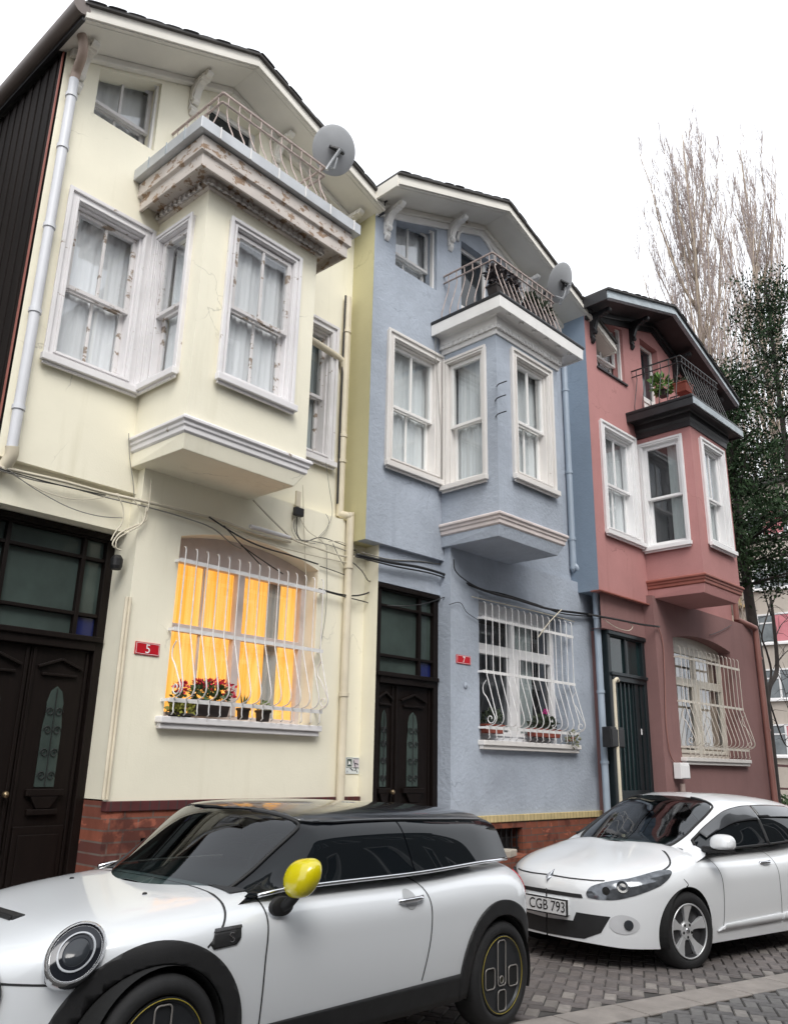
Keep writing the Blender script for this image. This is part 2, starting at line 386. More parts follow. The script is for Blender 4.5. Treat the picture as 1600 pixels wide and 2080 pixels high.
def grille(H, T, s0, s1, z_sill, z_top, bars3, n, mat, off):
    zb1, zb2, zb3 = bars3
    g = MB(T); d0 = -.075
    for z, dd in ((zb1, d0), (zb2, d0), (zb3, d0-.03)):
        g.box(s0-.02, s1+.02, dd-.008, dd+.004, z-.017, z+.017)
        for s in (s0-.02, s1+.02): g.box(s-.006, s+.006, dd+.0045, .01, z-.012, z+.012)
    for s in (s0+.005, s1-.005):     # end scrolls
        p = []
        for j in range(40):
            q = j/39*4.6*math.pi/2+R(160); rr = .062*(1-j/48)
            p.append((s, d0-.075+rr*math.cos(q), zb3+.095+rr*math.sin(q)))
        g.tube(crv([(s, d0-.02, zb2-.10), (s, d0+.025, zb2-.16), (s, d0+.02, zb2-.24), (s, d0-.03, zb2-.30)]+p[:1], 4), .006, 6)
        g.tube(p, .006, 6)
    o = g.build('window_grille', mat, H, off, smooth='auto')
    for k in range(n):
        s = s0+.02+(s1-s0-.04)*k/(n-1)
        e = d0-.011; hz = zb2-zb3
        pts = [(s, e+.03, z_top-.002), (s, e+.008, z_top-.012), (s, e, z_top-.04), (s, e, zb1), (s, e, zb2), (s, e-.012, zb2-.05)]
        pts += [(s, e-.012-.118*t/6, zb2-.05-(hz-.20)*t/6) for t in range(1, 7)]
        pts += [(s, e-.137, zb3+.11), (s, e-.132, zb3+.075), (s, e-.108, zb3+.042), (s, e-.07, zb3+.026), (s, d0-.041, zb3+.019), (s, d0-.041, zb3-.02), (s, d0-.041, z_sill+.055), (s, d0-.05, z_sill+.03), (s, d0-.025, z_sill+.012)]
        MB(T).tube(pts, .0060, 6).build('bar', mat, o, off, smooth=True)
    return o

def bracket(H, T0, u, z, c, mat, off, sz=1.0, slope=0):
    """carved eave bracket, side outline in (outward, z), given a thickness"""
    o = crv([(0, 0), (.10, .02), (.30, .015), (.44, .03), (.455, -.03), (.40, -.07), (.33, -.055), (.27, -.10), (.22, -.11), (.16, -.17), (.13, -.25), (.105, -.33),
             (.125, -.39), (.085, -.44), (.055, -.42), (.05, -.50), (.075, -.55), (.03, -.62), (0, -.63)], 3)
    m = MB()
    for t, sc_ in ((.034, 1), (.048, .8)):
        a = [(u-t, c-p.x*sz*sc_-.004, z+p.y*sz*sc_-(1-sc_)*.08) for p in [Vector((q[0], q[1])) for q in o]]
        b = [(u+t, q[1], q[2]) for q in a]; m.prism(a, b)
    m.build('bracket', mat, H, off, bevel=.006)

def railing(H, uL, uR, cF, cB, z0, z1, mat, off, n_front, n_side, bulge=.12):
    zm = z1-.105
    path = lambda z: [(uL, cB, z), (uL, cF, z), (uR, cF, z), (uR, cB, z)]
    g = MB()
    for z in (z1, zm):
        p = path(z)
        for a, b in zip(p, p[1:]): g.bar(a, b, .022, .012 if z == zm else .018)
    o = g.build('balcony_railing', mat, H, off, bevel=.002)
    def one(x, y, ox, oy):
        pts = crv([(x, y, z1), (x, y, zm), (x+ox*-.01, y+oy*-.01, zm-.06), (x+ox*bulge*.25, y+oy*bulge*.25, zm-.22), (x+ox*bulge, y+oy*bulge, z0+.16),
                   (x+ox*bulge*.8, y+oy*bulge*.8, z0+.06), (x+ox*.03, y+oy*.03, z0)], 4)
        MB().tube(pts, .0065, 6).build('bar', mat, o, off, smooth=True)
    for k in range(n_side): one(uL, cB+(cF-cB)*(k+.6)/n_side, -1, 0)
    for k in range(n_front): one(uL+(uR-uL)*(k+.5)/n_front, cF, 0, -1)
    for k in range(n_side): one(uR, cB+(cF-cB)*(k+.6)/n_side, 1, 0)
    return o

def pipe(H, pts, r, mat, off, clamps=(), name='downpipe'):
    o = MB().tube(crv(pts, 5) if len(pts) > 2 else pts, r, 12).build(name, mat, H, off, smooth='auto')
    for p in clamps:
        MB().lathe([(r+.002, -.018), (r+.009, -.018), (r+.009, .018), (r+.002, .018)], 14, Matrix.Translation(p)).build('clamp', mat, o, off, smooth='auto')
    return o

HOUSES = [
 dict(i=0, name='yellow', cu=6.12, cb=5.343, cg=6.02, cf=5.66, cd=6.40, uL=2.32, uR=6.02, ug=6.33, wall=YEL, bay=YEL, ground=YEL, bandm=YEL,
      roof=((2.22, 7.70), (4.05, 8.60), (6.06, 7.98)), bay_u=(3.425, 4.738), bay_z=(4.18, 6.40), gut=(3.10, 5.06, 5.06), gz=(6.675, 6.79),
      zo=3.70, zdoor=3.36, door_u=(2.36, 3.51), zl=4.02, plinth=1.205),
 dict(i=1, name='blue', cu=6.03, cb=5.19, cg=5.93, cf=5.56, cd=6.16, uL=5.735, uR=10.42, ug=10.30, wall=BLU, bay=BLU, ground=BLU, bandm=BLU,
      roof=((5.62, 8.08), (7.79, 8.92), (10.55, 7.88)), bay_u=(6.955, 8.23), bay_z=(4.20, 6.50), gut=(6.74, 8.55, 4.96), gz=(6.62, 6.79),
      zo=3.785, zdoor=3.385, door_u=(6.005, 7.0), zl=3.98, plinth=1.0),
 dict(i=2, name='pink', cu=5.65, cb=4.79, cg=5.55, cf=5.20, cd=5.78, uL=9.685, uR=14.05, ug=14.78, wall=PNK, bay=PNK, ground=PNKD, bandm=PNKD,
      roof=((9.58, 8.25), (11.84, 8.96), (14.20, 8.08)), bay_u=(11.075, 12.32), bay_z=(4.18, 6.53), gut=(10.76, 12.56, 4.58), gz=(6.61, 6.79),
      zo=3.83, zdoor=3.34, door_u=(9.97, 11.0), zl=3.95, plinth=.3),
]
LAB = ['pale yellow three-storey house with a lamp-lit window, at the left of the row', 'blue-grey three-storey house between the yellow and the pink house', 'dusky pink three-storey house with black eaves, at the right of the row']

def rooftop(h, u):
    (a, za), (b, zb), (c, zc) = h['roof']
    return za+(zb-za)*(u-a)/(b-a) if u < b else zb+(zc-zb)*(u-b)/(c-b)

def build_house(h):
    i = h['i']; cu, cb, cg, cf, cd = (h[k] for k in ('cu', 'cb', 'cg', 'cf', 'cd'))
    uL, uR = h['uL'], h['uR']; um = (uL+uR)/2
    base = W3(i, um, cu, 0); g0 = gz(base.x); base.z = g0
    off = (um, cu, g0)
    H = empty(h['name']+'_house' if False else 'town_house', base, ANG[i], 0, LAB[i], 'house', 'old town houses in a row')
    h['H'] = H; h['off'] = off
    pal = {0: (WHTY, WSASH), 1: (WHTB, WHT), 2: (WHTP, WHTP)}[i]; cas, sash = pal
    eav = {0: EAVE, 1: EAVE, 2: BLK}[i]
    soff = lambda u: rooftop(h, u)-.17
    bl, br = h['bay_u']; bz0, bz1 = h['bay_z']; dl, dr = h['door_u']; zo, zd, zl = h['zo'], h['zdoor'], h['zl']
    (ra, rza), (rb, rzb), (rc, rzc) = h['roof']
    W = {}
    dz = {0: 0, 1: .09, 2: .09}[i]
    # openings: casing-outer rectangles
    wl = {0: (2.535, 3.365, 4.605, 6.24), 1: (5.985, 6.955, 4.70, 6.372), 2: (9.935, 10.96, 4.70, 6.405)}[i]
    at = {0: (2.64, 3.265, 7.12, 7.93), 1: (6.09, 6.85, 7.295, 8.20), 2: (9.99, 10.83, 7.30, 8.27)}[i]
    bd = {0: (3.83, 4.50, 6.85, 8.20), 1: (7.34, 8.0, 6.85, 8.30), 2: (11.41, 12.02, 6.85, 8.36)}[i]
    wr = {0: (5.02, 5.785, 4.62, 6.29)}.get(i)
    cw = .095
    hole = lambda r, c=cw: [(r[0]+c, r[2]+c), (r[1]-c, r[2]+c), (r[1]-c, r[3]-c), (r[0]+c, r[3]-c)]
    ha = [(at[0], at[2]), (at[1], at[2]), (at[1], min(at[3], soff(at[1])-.10)), (at[0], min(at[3], soff(at[0])-.10))]   # the eave cuts its top aslant
    hs_ = [hole(wl), ha, hole(bd, 0)]+([hole(wr)] if wr else [])
    # upper wall with its openings, flank walls and the projecting ground floor
    m = MB(); P = lambda a, b: (a, cu, b)
    top = [(uL, soff(uL)), (rb, soff(rb)), (uR, soff(uR))]
    m.holes([(uL, zo), (uR, zo)]+top[::-1], hs_, P)
    for hh, dep in ((hs_[1], .20), (hs_[2], .14)):
        for q in range(4):
            (x0, y0), (x1, y1) = hh[q], hh[(q+1) % 4]
            m.poly([(x0, cu, y0), (x1, cu, y1), (x1, cu+dep, y1), (x0, cu+dep, y0)])
    m.poly([(uL, cu, zo), (uR, cu, zo), (uR, cu+.14, zo), (uL, cu+.14, zo)])
    if i != 0: m.poly([(uR, cu, zo), (uR, cu+9, zo), (uR, cu+9, soff(uR)), (uR, cu, soff(uR))])
    wall = m.build('wall', h['wall'], H, off)
    # flank towards the left neighbour / the open side
    fl = MB()
    if i == 0:
        for k in range(110):
            c0 = cu+.02+k*.08; fl.box(uL-.02-(k % 2)*.01, uL+.0, c0, c0+.074, gz(2)-.1, soff(uL)-.02)
        fl.build('side_cladding', CLAD, H, off, bevel=.003)['label'] = 'dark boarded flank'
        MB().box(uL-.032, uL-.0205, cu-.004, cu+.014, zo, soff(uL)-.03).build('corner_strip', PTRIM, H, off)
    else:
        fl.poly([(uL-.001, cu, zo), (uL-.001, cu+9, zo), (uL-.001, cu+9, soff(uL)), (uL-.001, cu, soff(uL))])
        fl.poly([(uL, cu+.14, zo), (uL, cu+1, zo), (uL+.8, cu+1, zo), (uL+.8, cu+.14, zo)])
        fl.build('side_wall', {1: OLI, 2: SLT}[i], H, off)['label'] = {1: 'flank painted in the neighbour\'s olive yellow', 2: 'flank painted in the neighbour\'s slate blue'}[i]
    # ground floor: window part stands proud, door part is set back
    arch = {0: (3.935, 5.59, 1.86, 3.40, .135), 1: (7.51, 9.33, 1.80, 3.44, 0), 2: (11.54, 13.57, 1.70, 3.40, .11)}[i]
    a0, a1, az0, az1, rise = arch
    pl = h['plinth']; ug = h['ug']
    def archpts(y):
        if not rise: return [(a1, y), (a0, y)]
        out = []
        for k in range(15):
            t = k/14; out.append((a1+(a0-a1)*t, y+rise*(1-(2*t-1)**2)))
        return out
    hg = [(a0, az0), (a1, az0)]+archpts(az1)
    g = MB(); g.holes([(dr, pl), (ug, pl), (ug, zl), (dr, zl)], [hg], lambda a, b: (a, cg, b))
    dep = .24
    for q in range(len(hg)):
        (x0, y0), (x1, y1) = hg[q], hg[(q+1) % len(hg)]
        g.poly([(x0, cg, y0), (x1, cg, y1), (x1, cg+dep, y1), (x0, cg+dep, y0)])
    g.poly([(dr, cg, zl), (ug, cg, zl), (ug, cu+.13, zl+.015), (dr, cu+.13, zl+.015)])            # ledge top
    g.poly([(dr, cg, pl), (dr, cg, zl), (dr, cd+.1, zl), (dr, cd+.1, pl)])                      # reveal beside the door
    g.poly([(ug, cg, pl), (ug, cg, zl), (ug, cd+3, zl), (ug, cd+3, pl)])
    ground = g.build('ground_wall', h['ground'], H, off)
    bnd = MB(); bu0 = uL if i == 0 else {1: 5.40, 2: 9.30}[i]
    bu0 = {0: uL, 1: 6.0, 2: 9.80}[i]
    bc = cu+.06
    bnd.poly([(bu0, bc, zd), (dr, bc, zd), (dr, bc, zo), (bu0, bc, zo)])
    bnd.poly([(bu0, bc, zd), (dr, bc, zd), (dr, cd+.1, zd), (bu0, cd+.1, zd)])
    if i == 0: bnd.poly([(uL, bc, zd), (uL, cu+2, zd), (uL, cu+2, zo), (uL, bc, zo)])
    bnd.build('door_lintel', h['bandm'], H, off)
    if i == 1: MB().poly([(6.0, bc, -.4), (6.0, bc, zo), (6.0, 6.6, zo), (6.0, 6.6, -.4)]).build('door_side', YEL, H, off)
    # left pier of the pink house beside the slate pipe
    if i == 2:
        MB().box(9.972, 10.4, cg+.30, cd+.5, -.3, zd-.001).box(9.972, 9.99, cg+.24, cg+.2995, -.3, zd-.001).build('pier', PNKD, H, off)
        MB().sweep3([(.0, zo-.02), (.05, zo-.02), (.05, zo-.005), (.0, zo-.005)], uL, dr+.1, cu, cu+.1).build('overhang_moulding', PTRIM, H, off)
    # plinth
    if i < 2:
        px = MB(); b0, b1 = (3.83, 4.75) if i == 0 else (7.45, 8.25); bt = .93 if i == 0 else .86
        px.holes([(dr, -.4), (ug, -.4), (ug, pl-.075), (dr, pl-.075)], [[(b0, .35), (b1, .35), (b1, bt), (b0, bt)]], lambda a, b: (a, cg-.02, b))
        px.poly([(dr, cg-.02, -.4), (dr, cg-.02, pl-.075), (dr, cg+.05, pl-.075), (dr, cg+.05, pl+.01), (dr, cd+.1, pl+.01), (dr, cd+.1, -.4)])
        for x0, y0, x1, y1 in ((b0, .35, b0, bt), (b0, bt, b1, bt), (b1, bt, b1, .35), (b0, .35, b1, .35)):
            px.poly([(x0, cg-.02, y0), (x1, cg-.02, y1), (x1, cg+.2, y1), (x0, cg+.2, y0)])
        po = px.build('plinth', BRKY if i == 0 else BRKB, H, off)
        MB().box(dr-.012, ug, cg-.036, cg+.05, pl-.0745, pl).build('plinth_cap', BCAP if i == 0 else YCAP, po, off, bevel=.006)
        gr = MB(); gr.poly([(b0, cg+.16, .35), (b1, cg+.16, .35), (b1, cg+.16, bt), (b0, cg+.16, bt)])
        bw = gr.build('basement_window', ROOM, H, off)
        ir = MB()
        for k in range(8): ir.bar((b0+.05+k*(b1-b0-.1)/7, cg+.03, .35), (b0+.05+k*(b1-b0-.1)/7, cg+.03, bt), .014, .014)
        for k in range(5): ir.bar((b0, cg+.045, .42+k*.11), (b1, cg+.045, .42+k*.11), .014, .014)
        ir.build('iron_grid', DARKIR, bw, off)
    else:
        MB().poly([(dr, cg-.001, -.4), (ug, cg-.001, -.4), (ug, cg-.001, pl), (dr, cg-.001, pl)]).poly(
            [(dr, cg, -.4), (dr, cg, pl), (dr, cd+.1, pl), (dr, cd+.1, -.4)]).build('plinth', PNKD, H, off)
    cwo = (.072, .09, .09)[i]
    # ---- the bay
    b = MB(); oc = {0: (3.671, 4.505, 4.62, 6.208), 1: (7.222, 8.06, 4.682, 6.318), 2: (11.33, 12.15, 4.665, 6.32)}[i]
    b.holes([(bl, bz0), (br, bz0), (br, bz1), (bl, bz1)], [hole(oc, cwo)], lambda a, q: (a, cb, q))
    sl = {0: (-6.085, -5.515, 4.627, 6.185), 1: (-5.968, -5.335, 4.633, 6.29), 2: (-5.622, -4.925, 4.65, 6.325)}[i]
    b.holes([(-cu, bz0), (-cb, bz0), (-cb, bz1), (-cu, bz1)], [hole(sl, .055)], lambda s, q: (bl, -s, q))
    b.poly([(br, cb, bz0), (br, cu, bz0), (br, cu, bz1), (br, cb, bz1)])
    b.poly([(bl, cb, bz1), (br, cb, bz1), (br, cu, bz1), (bl, cu, bz1)])
    bay = b.build('bay', h['bay'], H, off)
    window(bay, TF(cb), *oc, cas, sash, (CURW, CURT, CURG)[i], True, cwo, off, sd=(.0, .04, .04)[i], rd=.45, gap={0: (0, 1), 1: (0, 1), 2: (.2, .62)}[i])
    window(bay, TL(bl), *sl, cas, sash, {0: CURT, 1: CURT, 2: CURG}[i], False, .055, off, sd=.01, rd=.24, gap={0: (0, 1), 1: (0, 1), 2: (0, .55)}[i])
    # corbel under the bay
    trim = {0: WHTY, 1: TRIMP, 2: PTRIM}[i]
    z0 = bz0+.005
    MB().sweep3([(-.01, z0), (.035, z0), (.05, z0-.012), (.05, z0-.035), (.03, z0-.05), (.03, z0-.075), (.016, z0-.088), (.016, z0-.125), (.0, z0-.14), (-.01, z0-.14)], bl, br, cb, cu).build('corbel_moulding', trim, H, off, bevel=.004)
    k = MB(); e = .012
    lo = [(bl+.0, cu, z0-.27), (bl+.02, cb+.03, z0-.27), (br-.10, cb+.03, z0-.27), (br-.10, cu, z0-.27)]
    hi = [(bl+e*0, cu, z0-.139), (bl, cb, z0-.139), (br, cb, z0-.139), (br, cu, z0-.139)]
    k.prism(lo, hi); k.build('corbel', h['bay'] if i else YEL, H, off, bevel=.006)
    # cornice on top of the bay
    gl, gr_, gc = h['gut']; g0z, g1z = h['gz']; ov = cb-gc; oL = bl-gl; oR = gr_-br
    def ring3(prof, name, mat, par=H, bv=.004):
        mm = MB(); n = len(prof); pts = []
        for oo, z in prof: pts.append((bl-oo*oL, cu-.003, z))
        for oo, z in prof: pts.append((bl-oo*oL, cb-oo*ov, z))
        for oo, z in prof: pts.append((br+oo*oR, cb-oo*ov, z))
        for oo, z in prof: pts.append((br+oo*oR, cu-.003, z))
        fs = [(q*n+a, q*n+(a+1) % n, (q+1)*n+(a+1) % n, (q+1)*n+a) for q in range(3) for a in range(n)]
        fs += [tuple(range(n))[::-1], tuple(3*n+a for a in range(n))]
        mm.add(pts, fs); return mm.build(name, mat, par, off, bevel=bv)
    z6 = bz1
    if i == 0:
        ring3([(.0, z6-.03), (.10, z6-.02), (.10, z6+.05), (.18, z6+.07), (.62, z6+.075), (.62, z6-.01), (.70, z6-.01), (.70, z6+.11), (.80, z6+.125), (.80, z6+.27), (.0, z6+.27)], 'cornice', ROT)
        gut_ = ring3([(.55, g0z+.004), (1, g0z), (1, g1z), (.96, g1z), (.96, g0z+.02), (.6, g0z+.03)], 'gutter', ZINC)
        MB().box(bl-.2, br+.2, cb-.2, cu-.004, z6+.271, g1z-.03).build('balcony_floor', ZINC, H, off)
        for q in range(6):
            u = gl+.2+(gr_-gl-.3)*q/5; MB().box(u-.006, u+.006, gc-.006, gc-.0005, g0z+.003, g1z+.006).build('gutter_strap', WHT, gut_, off)
        for q in range(3):
            c_ = gc+.25+q*.28; MB().box(gl-.006, gl-.0005, c_-.005, c_+.005, g0z+.003, g1z+.012).build('gutter_strap', GREYF, gut_, off)
    else:
        cm, em = (WHT, BLK) if i == 1 else (BLK, GREYF)
        ring3([(.0, z6-.10), (.09, z6-.10), (.12, z6-.02), (.22, z6+.02), (.22, z6+.11), (.3, z6+.125), (.84, z6+.125), (.86, z6+.10), (.95, z6+.10), (.97, g1z-.045), (0, g1z-.045)], 'cornice', cm if i == 1 else BLK)
        ring3([(.0, g1z-.0445), (1.0, g1z-.0445), (1.02, g1z-.02), (1.0, g1z), (0, g1z)], 'balcony_floor', BLK)
        if i == 2: MB().box(gl+.02, gr_-.02, cb-.93*ov-.03, cb-.93*ov-.012, g1z-.15, g1z-.05).build('fascia_strip', GREYF, H, off)
        if i == 1:
            for q in range(6):
                u = gl+.25+(gr_-gl-.5)*q/5; MB().box(u-.025, u+.025, gc+.05, gc+.09, z6+.095, z6+.124).build('cornice_block', WHT, H, off)
    dn = MB(); zz0, zz1 = (z6-.0, z6+.045) if i == 0 else (z6-.04, z6+.005)
    pr = .125 if i == 0 else .15; fo, fl_, fr_ = ov*pr, oL*pr, oR*pr
    nn = 20
    for q in range(nn):
        u = bl-fl_+(br-bl+fl_+fr_)*(q+.25)/nn; dn.box(u, u+.034, cb-fo-.028, cb-fo+.02, zz0, zz1)
    for q in range(11):
        c_ = cb-fo+(cu-cb+fo)*(q+.25)/11; dn.box(bl-fl_-.028, bl-fl_+.02, c_, c_+.034, zz0, zz1)
    dn.sweep3([(fo, zz0+.004), (fo+.014, zz0+.004), (fo+.014, zz1-.004), (fo, zz1-.004)], bl, br, cb, cu)
    if i < 2: dn.build('dentils', WHT if i == 1 else WSASH, H, off)
    # ---- upper windows
    window(H, TF(cu), *wl, cas, sash, CURW if i == 0 else CURT, True, cw, off, gap={0: (0, 1), 1: (.0, 1), 2: (.0, 1)}[i])
    if wr: window(H, TF(cu), *wr, cas, sash, CURG, True, cw, off)
    aw, _ = window(H, TF(cu+.10), *at, WHT, WHT if i else WHTY, CURW, True, .012, off, sill=False, split=.36, gap=(0, 1) if i != 2 else (0, .7))
    if i == 2: MB().box(at[0]-.02, at[1]+.03, cu-.03, cu+.08, at[2]-.03, at[2]-.001).build('sill', BLK, aw, off)
    # balcony door
    d = MB(); ring(d, *bd[:2], cu+.10, cu+.16, *bd[2:], .055); d.box(bd[0]+.055, bd[1]-.055, cu+.11, cu+.15, 7.33, 7.42)
    bdo = d.build('balcony_door', WHT, H, off, bevel=.004)
    MB().box(bd[0]+.05, bd[1]-.05, cu+.125, cu+.135, bd[2]+.06, 7.33).build('door_panel', M('pale_blue_panel', (.55, .62, .68), .5) if i == 1 else WHT, bdo, off)
    MB().poly([(bd[0]+.05, cu+.13, 7.42), (bd[1]-.05, cu+.13, 7.42), (bd[1]-.05, cu+.13, bd[3]-.05), (bd[0]+.05, cu+.13, bd[3]-.05)]).build('pane', M('dark_pane', (.02, .025, .03), .06, 0, 0), bdo, off)
    # ---- roof
    ext = .10 if i == 0 else .05
    def slab(dz0, dz1, c0, c1, inset=0):
        mm = MB()
        for (p, pz), (q, qz) in (((ra+inset, rza+inset*(rzb-rza)/(rb-ra)), (rb, rzb)), ((rb, rzb), (rc-inset, rzc+inset*(rzb-rzc)/(rc-rb)))):
            mm.prism([(p, c0, pz+dz0), (q, c0, qz+dz0), (q, c0, qz+dz1), (p, c0, pz+dz1)], [(p, c1, pz+dz0), (q, c1, qz+dz0), (q, c1, qz+dz1), (p, c1, pz+dz1)])
        return mm
    rf = slab(-.018, .012, cf-.035, cu+7).build('roof', TILE, H, off)
    tl = MB(); rowp = []
    for side in (0, 1):
        (p, pz), (q, qz) = ((ra, rza), (rb, rzb)) if side == 0 else ((rb, rzb), (rc, rzc))
        L_ = math.hypot(q-p, qz-pz); nT = int(L_/.2)
        for t in range(nT):
            j_ = rnd.uniform(-.004, .006); c0_ = cf-.04+rnd.uniform(-.012, .012); A_ = []
            for f_, up in ((.03, 0), (.97, 0), (.80, .012), (.5, .016), (.20, .012)):
                w_ = (t+f_)/nT; A_.append((p+(q-p)*w_, pz+(qz-pz)*w_+.0125+up*.6+j_*.5))
            tl.prism([(a_, c0_, b_) for a_, b_ in A_], [(a_, cu+2.5, b_) for a_, b_ in A_])
    tl.build('tiles', TILE, rf, off, bevel=.01)
    fas = {0: EAVE, 1: EAVE, 2: GREYF}[i]
    slab(-.165, -.019, cf-.0, cf+.04, .02).build('fascia', fas, rf, off)
    slab(-.155, -.10, cf-.022, cf-.0005, .02).build('fascia_bead', fas, rf, off)
    slab(-.17, -.145, cf+.0405, cu+.02, .03).build('soffit', eav if i else EAVE, rf, off)
    slab(-.245, -.1705, cu-.07, cu-.001, .12).build('eave_moulding', eav, rf, off, bevel=.01)
    slab(-.33, -.246, cu-.03, cu-.001, .12).build('frieze', eav if i == 2 else WHT, rf, off) if i else None
    for p, s in ((ra, 1), (rc, -1)):
        pz = rza if s > 0 else rzc
        MB().box(min(p, p+.03*s), max(p, p+.03*s), cf+.001, cu+6.5, pz-.17, pz-.02).build('eave_board', eav if i else BLK, rf, off)
    bus = {0: (2.45, 3.622, 4.72, 5.85), 1: (5.92, 7.10, 8.75, 9.9), 2: (9.87, 11.10, 12.6, 13.8)}[i]
    for u in bus: bracket(H, None, u, soff(u)-.075 if i else soff(u)-.05, cu, WHT if i == 1 else (EAVE if i == 0 else BLK), off, {0: .62, 1: .64, 2: .74}[i])
    # ---- railing
    rl = {0: (3.44, 4.74, 5.30, 7.43, 10, 5), 1: (6.985, 8.32, 5.24, 7.56, 12, 6), 2: (11.04, 12.36, 4.83, 7.60, 12, 6)}[i]
    railing(H, rl[0], rl[1], rl[2], cu-.005, g1z-.02 if i else g1z-.06, rl[3], RUSTI if i < 2 else BIRON, off, rl[4], rl[5], .13)
    # ---- ground-floor window, grille, sill
    s0, s1, zs = {0: (3.86, 5.66, 1.86), 1: (7.475, 9.48, 1.80), 2: (11.50, 13.78, 1.70)}[i]
    so = MB().box(s0, s1, cg-.09, cg+.1, zs-.055, zs).box(s0+.015, s1-.015, cg-.065, cg-.0005, zs-.10, zs-.0555).build('window_sill', WHTB if i else WHTY, H, off, bevel=.008)
    T = TF(cg+.2); f = MB(T)
    zt = {0: 3.27, 1: 3.30, 2: 3.30}[i]; mid = (a0+a1)/2
    if i == 0:   # old timber pair of sashes
        ring(f, a0, a1, -.02, .05, az0, zt, .05)
        f.box(mid-.042, mid+.042, -.03, .045, az0+.05, zt-.05)
        for p, q in ((a0+.05, mid-.042), (mid+.042, a1-.05)):
            f.box(p, q, -.028, .03, 2.60, 2.67); f.box((p+q)/2-.009, (p+q)/2+.009, -.01, .02, az0+.05, 2.6) if p < mid else None; f.box((p+q)/2-.009, (p+q)/2+.009, -.01, .02, 2.67, zt-.05) if p < mid else None
        f.box(a0, a1, -.005, .05, zt, az1+rise+.01)
    else:
        ring(f, a0, a1, -.02, .05, az0, zt, .06); zmm = 2.86 if i == 1 else 2.80
        f.box(a0+.06, a1-.06, -.02, .05, zmm, zmm+.075); mw = mid if i == 1 else mid+.02
        f.box(mw-.05, mw+.05, -.022, .052, az0+.06, zmm); f.box(mw-.04, mw+.04, -.021, .051, zmm+.075, zt-.06)
        for p, q in ((a0+.06, mw-.05), (mw+.05, a1-.06)): ring(f, p+.002, q-.002, -.034, .02, az0+.062, zmm-.002, .05)
        f.box(a0, a1, .0, .05, zt, az1+rise+.01)
    gw = f.build('ground_window', {0: TRIMP, 1: WHTP, 2: M('cream_frame', (.66, .62, .54), .5)}[i], H, off, bevel=.005)
    MB(T).poly([(a0+.04, .012, az0+.04), (a1-.04, .012, az0+.04), (a1-.04, .012, zt-.04), (a0+.04, .012, zt-.04)]).build('pane', GLS, gw, off)
    def curt(segs, mat, nm='curtain', d=.1):
        cm = MB(T)
        for p, q in segs:
            kk = max(8, int((q-p)*40)); pts = []
            for j in range(kk+1):
                s = p+(q-p)*j/kk; pts += [(s, d+.02*math.sin(j*1.7)+.012*math.sin(j*.6), az0+.02), (s, d+.02*math.sin(j*1.7)+.012*math.sin(j*.6), zt)]
            cm.add(pts, [(2*j, 2*j+2, 2*j+3, 2*j+1) for j in range(kk)])
        cm.build(nm, mat, gw, off, smooth=True)
    if i == 0:
        curt([(a0, 5.20), (5.30, a1)], LIT); curt([(5.16, 5.33)], M('silver_curtain', (.55, .55, .53), .9), 'grey_curtain', .06)
    elif i == 1: curt([(8.42, 8.95)], CURG); 
    else: curt([(11.6, 12.3), (12.75, 13.5)], curtain_mat('beige_curtain', (.40, .34, .27)))
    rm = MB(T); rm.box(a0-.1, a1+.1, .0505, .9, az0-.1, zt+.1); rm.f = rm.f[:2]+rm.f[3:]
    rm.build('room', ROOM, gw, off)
    bars = {0: (3.17, 2.575, 1.99), 1: (3.175, 2.557, 1.935), 2: (3.115, 2.48, 1.84)}[i]
    grille(H, TF(cg), {0: 3.925, 1: 7.51, 2: 11.55}[i], {0: 5.61, 1: 9.39, 2: 13.66}[i], zs, {0: 3.30, 1: 3.37, 2: 3.28}[i], bars, {0: 15, 1: 15, 2: 15}[i], IRON if i < 2 else M('cream_iron', (.62, .57, .5), .5), off)
    # ---- door
    D = MB(TF(cd)); df = {0: DOORW, 1: DOORW, 2: M('dark_teal_steel', (.010, .017, .02), .4)}[i]
    zb = .25; zr = {0: 2.40, 1: 2.37, 2: 2.70}[i]
    ring(D, dl, dr, -.05, .06, zb, zd, .075)
    D.box(dl+.075, dr-.075, -.06, .05, zr-.04, zr+.06); D.box(dl+.02, dr-.02, -.085, -.0605, zr+.03, zr+.075); D.box(dl, dr, -.08, -.0505, zd-.06, zd-.01)
    do = D.build('front_door', df, H, off, bevel=.006)
    x0, x1 = dl+.075, dr-.075; mx = (x0+x1)/2 if i != 1 else 6.35
    if i == 1: x0 = dl+.05
